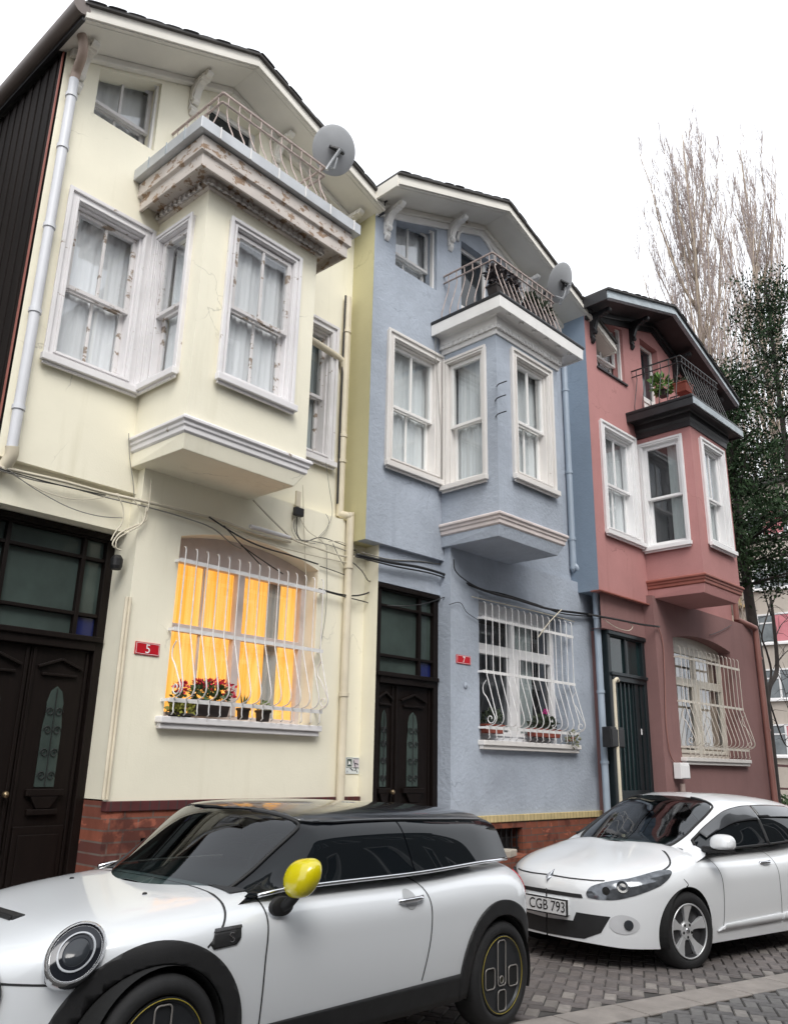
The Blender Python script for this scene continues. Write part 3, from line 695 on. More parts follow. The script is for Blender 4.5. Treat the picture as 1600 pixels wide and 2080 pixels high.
    if i < 2:
        for p, q in ((x0, mx-.003), (mx+.003, x1)):
            l = MB(TF(cd)); cx = (p+q)/2; hw = (q-p)/2; kf = min(1, hw/.27)
            l.box(p, q, .0, .05, zb, zr-.041)
            l.box(p+.05, q-.05, -.022, -.0005, .5, 1.02); l.box(p+.09, q-.09, -.036, -.0225, .56, .96)
            l.box(cx-.16*kf, cx+.16*kf, -.045, -.0005, 1.235, 1.285); l.box(cx-.13*kf, cx+.13*kf, -.04, -.0005, 1.10, 1.14)
            l.prism([(cx-.12*kf, -.0005, 1.2345), (cx+.12*kf, -.0005, 1.2345), (cx+.06*kf, -.0005, 1.145), (cx-.06*kf, -.0005, 1.145)], [(cx-.12*kf, -.04, 1.2345), (cx+.12*kf, -.04, 1.2345), (cx+.06*kf, -.04, 1.145), (cx-.06*kf, -.04, 1.145)])
            for sgn in (-1, 1): l.bar((cx+sgn*.2*kf, -.02, zr-.20), (cx, -.02, zr-.13), .03, .022)
            l.box(cx-.16*kf, cx+.16*kf, -.03, -.0005, zr-.265, zr-.245)
            for e_ in (p+.015, q-.04): l.box(e_, e_+.025, -.016, -.0005, zb+.05, zr-.06)
            lo = l.build('leaf', DOORW, do, off, bevel=.005)
            gp = [(cx-.085*kf, 1.30), (cx+.085*kf, 1.30), (cx+.085*kf, 1.75), (cx+.07*kf, 1.86), (cx+.075*kf, 1.93), (cx+.05*kf, 2.02), (cx, 2.06), (cx-.05*kf, 2.02), (cx-.075*kf, 1.93), (cx-.07*kf, 1.86), (cx-.085*kf, 1.75)]
            MB(TF(cd)).prism([(a, -.0006, b_) for a, b_ in gp], [(a, -.006, b_) for a, b_ in gp]).build('glass', DGL, do, off)
            sc_ = MB(TF(cd))
            sc_.tube([(cx, -.014, 1.31), (cx, -.014, 2.04)], .004, 6)
            for zc in (1.38, 1.55, 1.72, 1.86):
                for sgn in (-1, 1):
                    sc_.tube([(cx+sgn*kf*(.042+.036*(1-j/30)*math.cos(j*.4)), -.014, zc+.036*(1-j/30)*math.sin(j*.4)) for j in range(22)], .0035, 5)
            sc_.build('iron_scroll', DARKIR, do, off)
        tg = MB(TF(cd)); ty0, ty1 = zr+.06, zd-.075
        xs = [x0, x0+.17, x1-.19, x1] if i == 0 else [x0, x0+.001, x1-.22, x1]; ys = [ty0, ty0+.19, ty1-.16, ty1]
        tg.box(x0, x1, .01, .02, ty0, ty1); tg.build('transom_glass', DGL, do, off)
        MB(TF(cd)).box(xs[2]+.02, x1-.01, -.004, .0095, ys[0]+.01, ys[1]-.02).build('blue_glass', BGL, do, off)
        tb = MB(TF(cd))
        for x in xs[1:3]: tb.box(x-.018, x+.018, -.04, .03, ty0, ty1)
        for y in ys[1:3]: tb.box(x0, x1, -.036, .025, y-.015, y+.015)
        tb.build('transom_bar', DOORW, do, off, bevel=.004)
        MB().lathe([(.012, -.03), (.022, -.05), (.026, -.07), (.018, -.085), (.0, -.088)], 14, Matrix.Translation((mx-.06, cd, 1.25)) @ Matrix.Rotation(R(-90), 4, 'X')).build('handle', M('dull_brass', (.2, .15, .09), .35, .8), do, off, smooth=True)
    else:
        l = MB(TF(cd)); l.box(x0, x1, .0, .04, zb, zr-.04); l.box(x0, x1, .0, .03, zr+.06, zd-.075)
        l.build('glass', TEALG, do, off)
        b2 = MB(TF(cd)); b2.box(x0+.42, x0+.47, -.03, -.0005, zr+.06, zd-.075)
        b2.box(x0, x1, -.035, -.0005, zb, 1.25); b2.box(x0, x0+.06, -.03, -.0005, 1.25, zr-.04); b2.box(x0+.62, x0+.72, -.035, -.0005, 1.25, zr-.04); b2.box(x1-.10, x1, -.03, -.0005, 1.25, zr-.04)
        for k_ in range(5): b2.box(x0+.13+k_*.11, x0+.15+k_*.11, -.025, -.0005, 1.25, zr-.04)
        b2.build('bars', df, do, off, bevel=.004)
        MB(TF(cd)).box(x0+.74, x0+.79, -.02, -.0005, 1.98, 2.06).build('lock', WHTP, do, off)
        MB().box(x0-.2, x1+.2, cg+.1, cd+.15, -.4, .25).build('door_step', TRIMP, H, off)
    if i < 2: MB().box(dl, dr, cg-.25, cd+.15, -.4, .25).build('door_step', TRIMP, H, off)
    # ---- pipes
    if i == 0:
        c = cu-.055
        pipe(H, [(2.40, c, 3.76), (2.40, c, 5.0), (2.40, c, 6.5), (2.40, c, 7.28)], .042, PIPEW, off, [(2.40, c, z) for z in (4.1, 4.95, 5.75, 6.55, 7.1)])
        pipe(H, [(2.40, c, 7.28), (2.40, c-.02, 7.36), (2.37, c-.16, 7.44), (2.33, c-.2, 7.56), (2.26, c-.2, 7.66)], .042, M('rusty_elbow', (.36, .27, .22), .6), off)
        pipe(H, [(2.40, c, 3.78), (2.41, c+.02, 3.70), (2.38, c+.09, 3.6)], .05, PIPEC, off)
        MB().tube([(2.2, cf-.02, 7.64), (2.2, cu+6.5, 7.64)], .075, 12).build('eave_gutter', M('brown_gutter', (.16, .13, .115), .5), H, off, smooth='auto')
        cp = cu-.05
        pipe(H, [(5.905, cp, 6.75), (5.905, cp, 5.5), (5.915, cp, 4.2), (5.92, cp, 4.10), (5.94, cp-.07, 4.07), (5.96, cg-.06, 4.05), (5.968, cg-.06, 3.98), (5.968, cg-.06, 2.6), (5.968, cg-.06, .3)], .042, PIPEC, off,
             [(5.905, cp, 6.3), (5.91, cp, 5.0), (5.91, cp, 4.7), (5.968, cg-.06, 2.18), (5.968, cg-.06, 3.5)])
        pipe(H, [(5.30, cu-.04, 5.98), (5.78, cu-.04, 5.93), (5.87, cu-.04, 5.88), (5.90, cu-.045, 5.75)], .04, PIPEC, off)
        pipe(H, [(5.86, cp-.0, 6.76), (5.86, cp, 5.2), (5.87, cp, 4.2)], .012, CABK, off)
        for uu in (3.5, 3.53): pipe(H, [(uu-.03, cg-.022, 2.78), (uu-.03, cg-.022, 1.22)], .016, PIPEC, off, name='cable_conduit')
        MB().lathe([(.04, 0), (.05, .03), (.05, .09), (.03, .12)], 12, Matrix.Translation((3.42, cg+.12, 3.02))).build('cable_clip', DARKIR, H, off)
    if i == 1:
        c = cu-.055
        pipe(H, [(9.70, c, 7.35), (9.70, c, 6), (9.70, c, 4.30), (9.71, c-.01, 4.22), (9.86, cg-.13, 4.02), (9.905, cg-.155, 3.92), (9.91, cg-.155, 3.2), (9.915, cg-.155, .2)], .046, PIPEB, off,
             [(9.70, c, 6.9), (9.70, c, 5.6), (9.70, c, 4.6), (9.91, cg-.155, 3.5), (9.91, cg-.155, 2.5), (9.912, cg-.155, 1.6)])
    if i == 2:
        c = cu-.055
        pipe(H, [(14.10, c, 6.6), (14.10, c, 5), (14.10, c, 4.12), (14.15, c, 4.02), (14.5, cg-.06, 3.93), (14.6, cg-.06, 3.85), (14.61, cg-.06, 3.2), (14.66, cg-.06, -.2)], .05, PIPER, off, [(14.62, cg-.06, 3.4), (14.64, cg-.06, 2.2)])
        MB().tube(crv([(9.98, cg+.06, 2.64), (9.93, cg+.05, 2.665), (9.89, cg+.06, 2.62), (9.885, cg+.07, 2.5), (9.885, cg+.07, 1.0), (9.90, cg+.07, .7)], 5), .022, 10).build('vent_pipe', PIPEC, H, off, smooth='auto')
    if i == 1: MB().tube([(7.67+.42*math.cos(R(k*9)), cu-.01, 8.24+.36*math.sin(R(k*9))) for k in range(21)], .028, 8).build('arch_moulding', WHT, H, off, smooth=True)
    # closed back of the house
    MB().box(uL+.01, uR-.01, cu+.95, cu+7, .0, soff(uL)-.2).build('back_wall', h['ground'], H, off)
for h in HOUSES: build_house(h)
# ------------------------------------------------------------------ cars
class Surf:
    """body = sections along x; v -1..0 below the waist, 0..1 from waist over the shoulder to the middle"""
    def __init__(s, **k): s.__dict__.update(k)
    def plan(s, x):
        w = lerp_tab(s.W, x) if isinstance(s.W, list) else s.W
        if s.x0 and x < s.a+s.x0:
            q = max(0, 1-(x-s.a)/s.x0); w *= max(0, 1-q**s.m0)**(1/s.m0)
        if s.x1 and x > s.b-s.x1:
            q = max(0, 1-(s.b-x)/s.x1); w *= max(0, 1-q**s.m1)**(1/s.m1)
        return w
    def at(s, x, v):
        w = s.plan(x); zm = lerp_tab(s.zm, x)
        if v < 0:
            return w*(1-s.tuck*v*v), zm+v*(zm-lerp_tab(s.zb, x))
        a = v*math.pi/2; c, t = math.cos(a), math.sin(a); n = s.n; k = (abs(c)**n+abs(t)**n)**(1/n)
        y = w*c/k
        xx = x+s.bow*(1-(y/max(1e-6, s.bw))**2) if s.bow > 0 else x
        xx -= s.bow if s.bow > 0 else 0
        if s.bow > 0: xx = x-s.bow*min(1, (y/s.bw))**2
        H = lerp_tab(s.zt, xx)-zm
        H *= 1+s.crown*(1-(y/max(w, 1e-6))**2) if s.crown else 1
        H = max(H, .0)
        f = t/k
        return y*(1-s.tumble*f), zm+H*f
    def p(s, x, v, side=-1, off=0):
        y, z = s.at(x, v)
        if off:
            e = 2e-3
            x0, x1 = max(s.a+1e-5, x-e), min(s.b-1e-5, x+e)
            ya, za = s.at(x0, v); yb, zb = s.at(x1, v); v0, v1 = max(-1, v-.004), min(1, v+.004)
            yc, zc = s.at(x, v0); yd, zd = s.at(x, v1)
            n = Vector((x1-x0, yb-ya, zb-za)).cross(Vector((0, yd-yc, zd-zc)))
            if n.length > 1e-9:
                n.normalize()
                if n.y*1+n.z*.5 < -1e-6 and not (v < 0 and n.y > 0): n = -n
                if v < .5 and n.y < 0: n = -n
                return (x+n.x*off, side*(y+n.y*off), z+n.z*off)
        return (x, side*y, z)
    def v_of(s, x, z):
        lo, hi = -1.0, 1.0
        for _ in range(34):
            m = (lo+hi)/2
            if s.at(x, m)[1] < z: lo = m
            else: hi = m
        return (lo+hi)/2
    def x_front(s, y, z):
        lo, hi = s.a, s.a+s.x0
        for _ in range(34):
            m = (lo+hi)/2; v = s.v_of(m, z)
            if s.at(m, v)[0] < y: lo = m
            else: hi = m
        return (lo+hi)/2
    def dom(s, pts, step=.03):
        """(x,z) outline -> dense (x,v) outline"""
        out = []
        for i, a in enumerate(pts):
            b = pts[(i+1) % len(pts)]; n = max(1, int(math.hypot(b[0]-a[0], b[1]-a[1])/step))
            for k in range(n):
                x = a[0]+(b[0]-a[0])*k/n; z = a[1]+(b[1]-a[1])*k/n; out.append((x, s.v_of(x, z)))
        return out
    def front(s, pts, step=.02):
        """outline seen from the front (y,z) -> (x,v)"""
        out = []
        for i, a in enumerate(pts):
            b = pts[(i+1) % len(pts)]; n = max(1, int(math.hypot(b[0]-a[0], b[1]-a[1])/step))
            for k in range(n):
                y = a[0]+(b[0]-a[0])*k/n; z = a[1]+(b[1]-a[1])*k/n; x = s.x_front(y, z); out.append((x, s.v_of(x, z)))
        return out
    def grid(s, nx=90, nv=44):
        xs = set()
        for k in range(nx+1): xs.add(s.a+(s.b-s.a)*k/nx)
        for k in range(1, 26):
            q = (k/26)**2.2
            if s.x0: xs.add(s.a+s.x0*q)
            if s.x1: xs.add(s.b-s.x1*q)
        if s.x0: xs |= {s.a+1e-5, s.a+.0004}
        if s.x1: xs |= {s.b-1e-5, s.b-.0004}
        vs = [-1+k/10 for k in range(10)]+[k/nv for k in range(nv+1)]
        xs = sorted(xs); vs = sorted(set(vs))
        return xs, vs
def clip1(poly, ax, val, keep_gt):
    out = []; n = len(poly)
    for i in range(n):
        a, b = poly[i], poly[(i+1) % n]
        ia = (a[ax] >= val) if keep_gt else (a[ax] <= val); ib = (b[ax] >= val) if keep_gt else (b[ax] <= val)
        if ia: out.append(a)
        if ia != ib:
            t = (val-a[ax])/(b[ax]-a[ax]); q = [a[0]+(b[0]-a[0])*t, a[1]+(b[1]-a[1])*t]; q[ax] = val; out.append(tuple(q))
    return out
def region(S, poly, mb, side=-1, off=0, grid=None):
    xs, vs = grid or S.grid()
    x0, x1 = min(p[0] for p in poly), max(p[0] for p in poly)
    for i in range(len(xs)-1):
        if xs[i+1] <= x0 or xs[i] >= x1: continue
        c = clip1(clip1(poly, 0, xs[i], True), 0, xs[i+1], False)
        if len(c) < 3: continue
        v0, v1 = min(p[1] for p in c), max(p[1] for p in c)
        for j in range(len(vs)-1):
            if vs[j+1] <= v0 or vs[j] >= v1: continue
            d = clip1(clip1(c, 1, vs[j], True), 1, vs[j+1], False)
            q = []
            for p in d:
                if not q or abs(p[0]-q[-1][0])+abs(p[1]-q[-1][1]) > 1e-7: q.append(p)
            if len(q) > 2 and abs(q[0][0]-q[-1][0])+abs(q[0][1]-q[-1][1]) < 1e-7: q.pop()
            if len(q) < 3: continue
            if abs(sum(q[k][0]*q[(k+1) % len(q)][1]-q[(k+1) % len(q)][0]*q[k][1] for k in range(len(q)))) < 1e-9: continue
            mb.add([S.p(a, b, side, off) for a, b in q], [tuple(range(len(q)))])
def ribbon(pts, w):
    """thin outline round a polyline in (x,z)"""
    L, Rr = [], []
    for i, p in enumerate(pts):
        a = pts[max(i-1, 0)]; b = pts[min(i+1, len(pts)-1)]; d = Vector((b[0]-a[0], b[1]-a[1])).normalized(); n = Vector((-d.y, d.x))*w/2
        L.append((p[0]+n.x, p[1]+n.y)); Rr.append((p[0]-n.x, p[1]-n.y))
    return L+Rr[::-1]
def circ(cx, cz, r, a0, a1, n=40): return [(cx+r*math.cos(R(a0+(a1-a0)*k/n)), cz+r*math.sin(R(a0+(a1-a0)*k/n))) for k in range(n+1)]
def c2(pts, n=5, closed=False): return [(p.x, p.y) for p in crv([(a, b, 0) for a, b in pts], n, closed)]

def paint(name, col):
    t = NT(name); n = t.noise(500, 2)
    t.base(t.mix(n, dk(col, .93), col)); t.set(Roughness=.32, Coat_Weight=1.0, Coat_Roughness=.035, Specular_IOR_Level=.5); return t.m
PWHT = paint('pearl_white_paint', (.76, .785, .81)); PWH2 = paint('solid_white_paint', (.78, .80, .82))
PBLK = paint('gloss_black_paint', (.012, .014, .017))
CGL = NT('car_glass'); CGL.base((.006, .008, .010)); CGL.set(Roughness=.015, Specular_IOR_Level=.30); CGL = CGL.m
CGW = glass_mat('windscreen_glass', (.30, .36, .36), .05)
RUB = M('tyre_rubber', (.014, .014, .015), .75, 0, .25, 12, .2, 40)
PLA = M('black_plastic', (.013, .013, .014), .6, 0, .25, 12, .1, 200)
CHR = M('chrome', (.75, .76, .78), .12, 1, 0)
ALU = M('silver_alloy', (.68, .69, .70), .36, .55, .12, 5)
GUN = M('gunmetal_rim', (.04, .043, .048), .38, .5, .2, 5)
RIML = M('pale_rim_line', (.32, .30, .28), .4, .5, .1)
YLW = NT('yellow_gloss'); YLW.base((.68, .58, .0)); YLW.set(Roughness=.25, Coat_Weight=1, Coat_Roughness=.03); YLW = YLW.m
LAMP = M('lamp_glass', (.15, .16, .175), .10, .6, .5, 16)
LENS = NT('lamp_lens'); LENS.base((.03, .034, .04)); LENS.set(Roughness=.12, Specular_IOR_Level=.5); LENS = LENS.m
REFL = M('lamp_reflector', (.55, .57, .6), .15, .9, .3, 9)
REDL = NT('red_lamp'); REDL.base((.45, .008, .02)); REDL.set(Roughness=.08, Coat_Weight=1); REDL = REDL.m
DARK = M('underside_dark', (.006, .006, .006), .9, 0, 0)
SEAM = M('panel_gap', (.02, .02, .022), .6, 0, 0)
SEAT = M('seat_cloth', (.03, .031, .034), .9, 0, .2)

def wheel(root, x, y, r, w, kind, off, side=-1, steer=0, name='wheel'):
    """hub axis along y; outer face towards side"""
    Mx = Matrix.Translation((x, y, r)) @ Matrix.Rotation(steer, 4, 'Z') @ Matrix.Rotation(R(90) if side < 0 else R(-90), 4, 'X')
    rr = r*.735 if kind == 'plate' else r*.70
    t = MB().lathe([(rr, -w*.95), (r*.93, -w*.97), (r*.985, -w*.85), (r, -w*.7), (r, -w*.3), (r*.985, -w*.13), (r*.95, -.008), (r*.86, .006), (rr+.012, .004), (rr, -.012), (rr, -w*.95)], 56, Mx)
    o = t.build(name, None, root, off, smooth=True); o.data.materials.append(RUB); o.name = name
    tr = MB()
    for k in range(3): tr.lathe([(r+.0005, -w*(.32+k*.17)), (r+.0015, -w*(.33+k*.17)), (r+.0005, -w*(.36+k*.17))], 40, Mx)
    if kind == 'plate':
        MB().lathe([(rr-.0, -.03), (rr-.004, -.006), (rr-.02, -.002), (rr-.03, -.014), (.0, -.012)], 48, Mx).build('rim', GUN, o, off, smooth='auto')
        yl = MB(); yl.tube([Mx @ Vector((math.cos(R(k*5))*(rr-.012), math.sin(R(k*5))*(rr-.012), .0005)) for k in range(72)], .0022, 6, True); yl.build('yellow_ring', M('yellow_rim_line', (.33, .26, .03), .4, 0, 0), o, off, smooth=True)
        ln, dkm = MB(), MB()
        def slot(cx, cy, w_, h_, fill=True):
            pts = []; q = .022
            for sx, sy, a in ((1, 1, 0), (-1, 1, 90), (-1, -1, 180), (1, -1, 270)):
                for k in range(6):
                    b = R(a+90*k/5); pts.append((cx+sx*(w_/2-q)+q*math.cos(b), cy+sy*(h_/2-q)+q*math.sin(b)))
            ln.tube([Mx @ Vector((a, b, -.006)) for a, b in pts], .0042, 6, True)
            if fill: dkm.prism([Mx @ Vector((a, b, -.0105)) for a, b in pts], [Mx @ Vector((a, b, -.0085)) for a, b in pts])
        s = rr/.228; u = -side
        slot(0, .065*s, .085*s, .255*s, False); slot(-.125*s, -.012, .10*s, .115*s); slot(.125*s, -.02*s, .10*s, .115*s); slot(0, -.145*s, .085*s, .115*s)
        ln.tube([Mx @ Vector((.02*math.cos(R(k*20)), -.03*s+.02*math.sin(R(k*20)), -.008)) for k in range(18)], .004, 6, True)
        ln.build('slot_edge', RIML, o, off, smooth=True); dkm.build('slot', DARK, o, off)
        MB().lathe([(.018, -.012), (.018, -.007), (0, -.006)], 16, Mx @ Matrix.Translation((0, -.03*s, 0))).build('hub_cap', M('dark_cap', (.05, .05, .03), .3, .5), o, off)
    else:
        MB().lathe([(rr, -.05), (rr-.002, -.002), (rr-.010, .0), (rr-.018, -.008), (rr-.022, -.06), (rr-.03, -.13), (0, -.13)], 48, Mx).build('rim', M('dark_rim_steel', (.055, .055, .058), .5, .5), o, off, smooth='auto')  # dark barrel behind the silver spokes
        sp = MB()
        for k in range(5):
            a = R(90+k*72); ca, sa = math.cos(a), math.sin(a)
            f = lambda r_, t_, z_: Mx @ Vector((r_*ca-t_*sa, r_*sa+t_*ca, z_))
            fr = [f(.03, -.028, -.028), f(.03, .028, -.028), f(.085, .021, -.03), f(rr*.6, .030, -.022), f(rr-.016, .055, -.004), f(rr-.012, -.055, -.004), f(rr*.6, -.030, -.022), f(.085, -.021, -.03)]
            bk = [p+(Mx.to_3x3() @ Vector((0, 0, -.035))) for p in fr]
            sp.prism(fr, bk)
        sp.tube([Mx @ Vector((math.cos(R(k*6))*(rr-.007), math.sin(R(k*6))*(rr-.007), -.003)) for k in range(60)], .0075, 8, True)
        sp.lathe([(.075, -.06), (.075, -.034), (.065, -.027), (0, -.024)], 24, Mx)
        sp.build('spokes', ALU, o, off, bevel=.004)
        lg = MB()
        for k in range(5):
            a = R(126+k*72); lg.lathe([(.012, -.03), (.012, -.0245), (0, -.024)], 10, Mx @ Matrix.Translation((.052*math.cos(a), .052*math.sin(a), 0)))
        lg.build('lug_holes', DARK, o, off)
        MB().lathe([(.024, -.025), (.022, -.02), (0, -.017)], 16, Mx).build('hub_cap', CHR, o, off, smooth=True)
    return o

def car_shell(root, B, off, arches, r_arch, col, name='body'):
    """painted shell with the wheel openings cut out"""
    pts = [(B.a+1e-5, -1)]
    zb = lambda x: lerp_tab(B.zb, x)
    out = [(B.a+1e-5, -1.0)]
    for (cx, cz) in arches:
        dz = max(zb(cx)-cz, -.999*r_arch) ; a = math.degrees(math.asin(dz/r_arch))
        arc = circ(cx, cz, r_arch, 180-a, a, 60)
        for x, z in arc: out.append((x, max(-1, B.v_of(x, z))))
    out += [(B.b-1e-5, -1.0), (B.b-1e-5, 1.0), (B.a+1e-5, 1.0)]
    dense = []
    for i, p in enumerate(out):
        q = out[(i+1) % len(out)]; dense.append(p)
    m = MB(); g = B.grid()
    for s in (-1, 1): region(B, dense, m, s, 0, g)
    return m.build(name, col, root, off, smooth='auto', merge=2e-4)
def patch(root, S, polys, name, mat, off, offset=.003, sides=(-1, 1), solid=0, label=None):
    g = S.grid(); o = None
    for p in polys:
        halves = max(q[1] for q in p) > .995 and len(sides) == 2
        m = MB()
        for s in sides:
            region(S, p, m, s, offset, g)
            if not halves or s == sides[-1]:
                o = m.build(name, mat, root, off, smooth='auto', merge=2e-4, solid=solid); m = MB()
                if label: o['label'] = label
    return o
def wells(root, off, arches, r, w0, z1):
    for cx, cz in arches:
        for s in (-1, 1):
            m = MB(); A = circ(cx, cz, r, 200, -20, 30)
            for (xa, za), (xb, zb_) in zip(A, A[1:]):
                m.poly([(xa, s*w0, za), (xb, s*w0, zb_), (xb, s*(w0-.34), zb_), (xa, s*(w0-.34), za)])
            m.poly([(x, s*(w0-.34), z) for x, z in A])
            m.build('wheel_well', DARK, root, off)
def place_car(name, x_l, P, th, label):
    """P: world point of the car's local point x_l on the near wheel line"""
    pass

# ---- the white small hatchback with the black roof
def small_car():
    L = 3.84; hx, rx = .77, 3.265; r = .31; th = R(-.3); pitch = .0255
    ox = 1.536
    cen = Vector((ox+L/2, 3.285+.8635, 0)); cen.z = gz(cen.x)
    root = empty('hatchback_car', cen, th, pitch, 'small pearl-white two-door hatchback with black roof and yellow mirror', 'car', 'cars parked along the kerb')
    off = (L/2, 0, 0)
    B = Surf(a=0, b=L, W=.85, x0=1.2, m0=2.1, x1=.50, m1=3.0, n=4.0, bow=0, bw=1, crown=.0, tumble=0, tuck=.05,
             zm=[(0, .50), (.5, .60), (3.2, .62), (L, .58)],
             zb=[(0, .26), (.3, .21), (3.4, .22), (L, .32)],
             zt=[(0, .56), (.03, .61), (.08, .66), (.16, .705), (.28, .75), (.45, .80), (.75, .852), (1.05, .89), (1.3, .915), (1.6, .925), (2.4, .935), (3.2, .965), (3.55, .96), (3.7, .92), (3.79, .84), (L, .72)])
    G = Surf(a=1.04, b=3.56, W=[(1.0, .66), (1.15, .735), (1.5, .775), (2.6, .775), (3.2, .745), (3.56, .69)], x0=0, m0=2, x1=0, m1=2, n=8, bow=.27, bw=.76, crown=.20, tumble=.19, tuck=0,
             zm=[(1.0, .79), (1.15, .835), (1.3, .875), (1.5, .898), (2.4, .918), (3.4, .955), (3.7, .955)], zb=[(1, .85), (4, .9)],
             zt=[(1.0, 0.83), (1.06, 0.89), (1.18, 0.982), (1.29, 1.064), (1.38, 1.1296), (1.45, 1.1747), (1.51, 1.2018), (1.65, 1.219), (1.9, 1.2296), (2.2, 1.2346), (2.6, 1.2321), (3.1, 1.2277), (3.34, 1.2156), (3.39, 1.1885), (3.45, 1.0872), (3.52, 0.9656), (3.56, 0.9246)])
    arches = [(hx, .315), (rx, .315)]
    body = car_shell(root, B, off, arches, .345, PWHT)
    # greenhouse: gloss black posts with glass set over
    full = [(G.a+1e-5, 0), (G.b-1e-5, 0), (G.b-1e-5, 1), (G.a+1e-5, 1)]
    ws = [(1.05, 1), (1.055, .8), (1.08, .66), (1.13, .56), (1.30, .513), (1.5, .508), (1.70, .512), (1.685, .58), (1.59, .72), (1.50, .86), (1.475, 1)]
    full = [(G.a+1e-5, 0), (G.b-1e-5, 0), (G.b-1e-5, 1)]+ws[::-1]+[(G.a+1e-5, 1)]
    patch(root, G, [full], 'pillars', M('black_pillar', (.004, .005, .007), .06, 0, 0, spec=.3), off, 0)
    def gx(pts): return [(x, max(0, G.v_of(x, z))) for x, z in pts]
    rf = []
    ve = .40
    roofpoly = [(1.60, 1), (1.66, .62), (1.86, ve), (2.2, ve-.02), (3.2, ve-.02), (3.42, ve+.02), (3.43, 1)]
    patch(root, G, [[(1.49, 1), (1.515, .86), (1.605, .72), (1.70, .58), (1.73, .53), (1.80, .505), (1.95, .487), (2.4, .484), (3.2, .484), (3.42, .49), (3.45, .6), (3.41, 1)]], 'roof', PBLK, off, .012, solid=.012)
    patch(root, G, [ws], 'windscreen', CGW, off, .002)
    for s in (-1, 1):
        MB().tube([Vector(G.p(x, v, s, .003)) for x, v in c2(ws[2:9], 4)], .010, 6).build('windscreen_seal', PLA, root, off, smooth=True)
    patch(root, B, [[(1.22, .56), (3.40, .56), (3.40, 1), (1.22, 1)]], 'dark_cabin_deck', SEAT, off, .006)  # added dark sheet covering the white body deck inside the cabin
    for y in (-.34, .34):
        sb = MB().box(2.05, 2.18, y-.22, y+.22, .80, 1.02).build('seat', SEAT, root, off, bevel=.05)
        MB().box(2.12, 2.20, y-.12, y+.12, 1.04, 1.17).build('headrest', SEAT, sb, off, bevel=.04)
    MB().tube([(1.72+.05*math.sin(R(k*15)), -.34+.17*math.cos(R(k*15)), .99+.13*math.sin(R(k*15))) for k in range(24)], .014, 8, True).build('steering_wheel', SEAT, root, off, smooth=True)
    MB().box(1.66, 1.68, -.10, .10, 1.17, 1.22).build('rear_view_mirror', SEAT, root, off, bevel=.008)
    def sidewin(x0, x1, nm):
        b = [(x, .03) for x in [x0+(x1-x0)*k/24 for k in range(25)]]
        t = [(x, min(.345, max(.04, G.v_of(x, 1.275) if x > 1.85 else .33*max(0, min(1, (x-1.30)/.56))+.03))) for x, _ in b]
        t = [(x, .035+.44*max(0, min(1, (x-1.24)/.06))*max(0.0, min(1, (3.53-x)/.12))) for x, _ in b]
        patch(root, G, [b+t[::-1]], nm, CGL, off, .004)
    sidewin(1.27, 2.46, 'door_window'); sidewin(2.475, 3.50, 'rear_side_window')
    # chrome waist strip
    for s in (-1, 1):
        m = MB(); P_ = [Vector(G.p(x, .012, s, .008)) for x in [1.30+k*.0925 for k in range(25)]]
        m.tube(P_, .011, 8)
        m.build('waist_strip', CHR, root, off, smooth=True)
    # arch cladding and sills
    clad = []
    for cx, cz in arches:
        a = -14
        ou = circ(cx, cz, .425, 180-a, a, 50); inn = circ(cx, cz, .338, a, 180-a, 50)
        clad.append([(x, max(-1, B.v_of(x, z))) for x, z in ou if 0 < x < L]+[(x, max(-1, B.v_of(x, z))) for x, z in inn])
    patch(root, B, clad, 'arch_cladding', PLA, off, .012, solid=.02)
    sill = [(x, z) for x, z in [(hx+.40, .20), (rx-.40, .20), (rx-.40, .365), (hx+.40, .335)]]
    patch(root, B, [[(x, max(-1, B.v_of(x, z))) for x, z in [(hx+.40+k*(rx-hx-.8)/20, .335+.03*k/20) for k in range(21)]]+[(rx-.40, -1), (hx+.40, -1)]], 'sill_cladding', PLA, off, .010, solid=.02)
    patch(root, B, [[(3.60, -1), (L-1e-4, -1), (L-1e-4, B.v_of(L-.001, .43)), (3.6, B.v_of(3.6, .40))], [(1e-4, -1), (.4, -1), (.4, B.v_of(.4, .30)), (1e-4, B.v_of(.01, .30))]], 'lower_bumper', PLA, off, .008)
    wells(root, off, arches, .335, .835, 0)
    MB().box(.75, L-.4, -.68, .68, .17, .32).build('underbody', DARK, root, off)  # plain dark box shut inside the shell to block light
    # seams
    seam = [[(1.325, .93), (1.315, .80), (1.30, .6), (1.305, .345)], [(2.475, .925), (2.52, .86), (2.545, .75), (2.535, .58), (2.48, .375)],
            [(1.185, .925), (1.06, .78), (.97, .70)], [(.05, .615), (.2, .60), (.385, .595)], [(1.325, .928), (1.18, .926)]]
    patch(root, B, [B.dom(ribbon(c2(s, 6), .009)) for s in seam], 'panel_gaps', SEAM, off, .0015)
    # door handle over a flat patch greyed like a shaded recess
    for s in (-1, 1):
        x = 2.37; y = B.at(x, B.v_of(x, .80))[0]
        m = MB(); m.tube(crv([(x-.105, s*(y+.004), .797), (x-.06, s*(y+.026), .80), (x+.06, s*(y+.026), .806), (x+.105, s*(y+.004), .808)], 5), .013, 10)
        h_ = m.build('door_handle', CHR, root, off, smooth=True)
        patch(h_, B, [B.dom([(x+.0+.055*math.cos(R(k*20)), .80+.052*math.sin(R(k*20))) for k in range(18)])], 'handle_recess', M('recess_shade_grey', (.42, .43, .44), .4), off, .002, (s,))
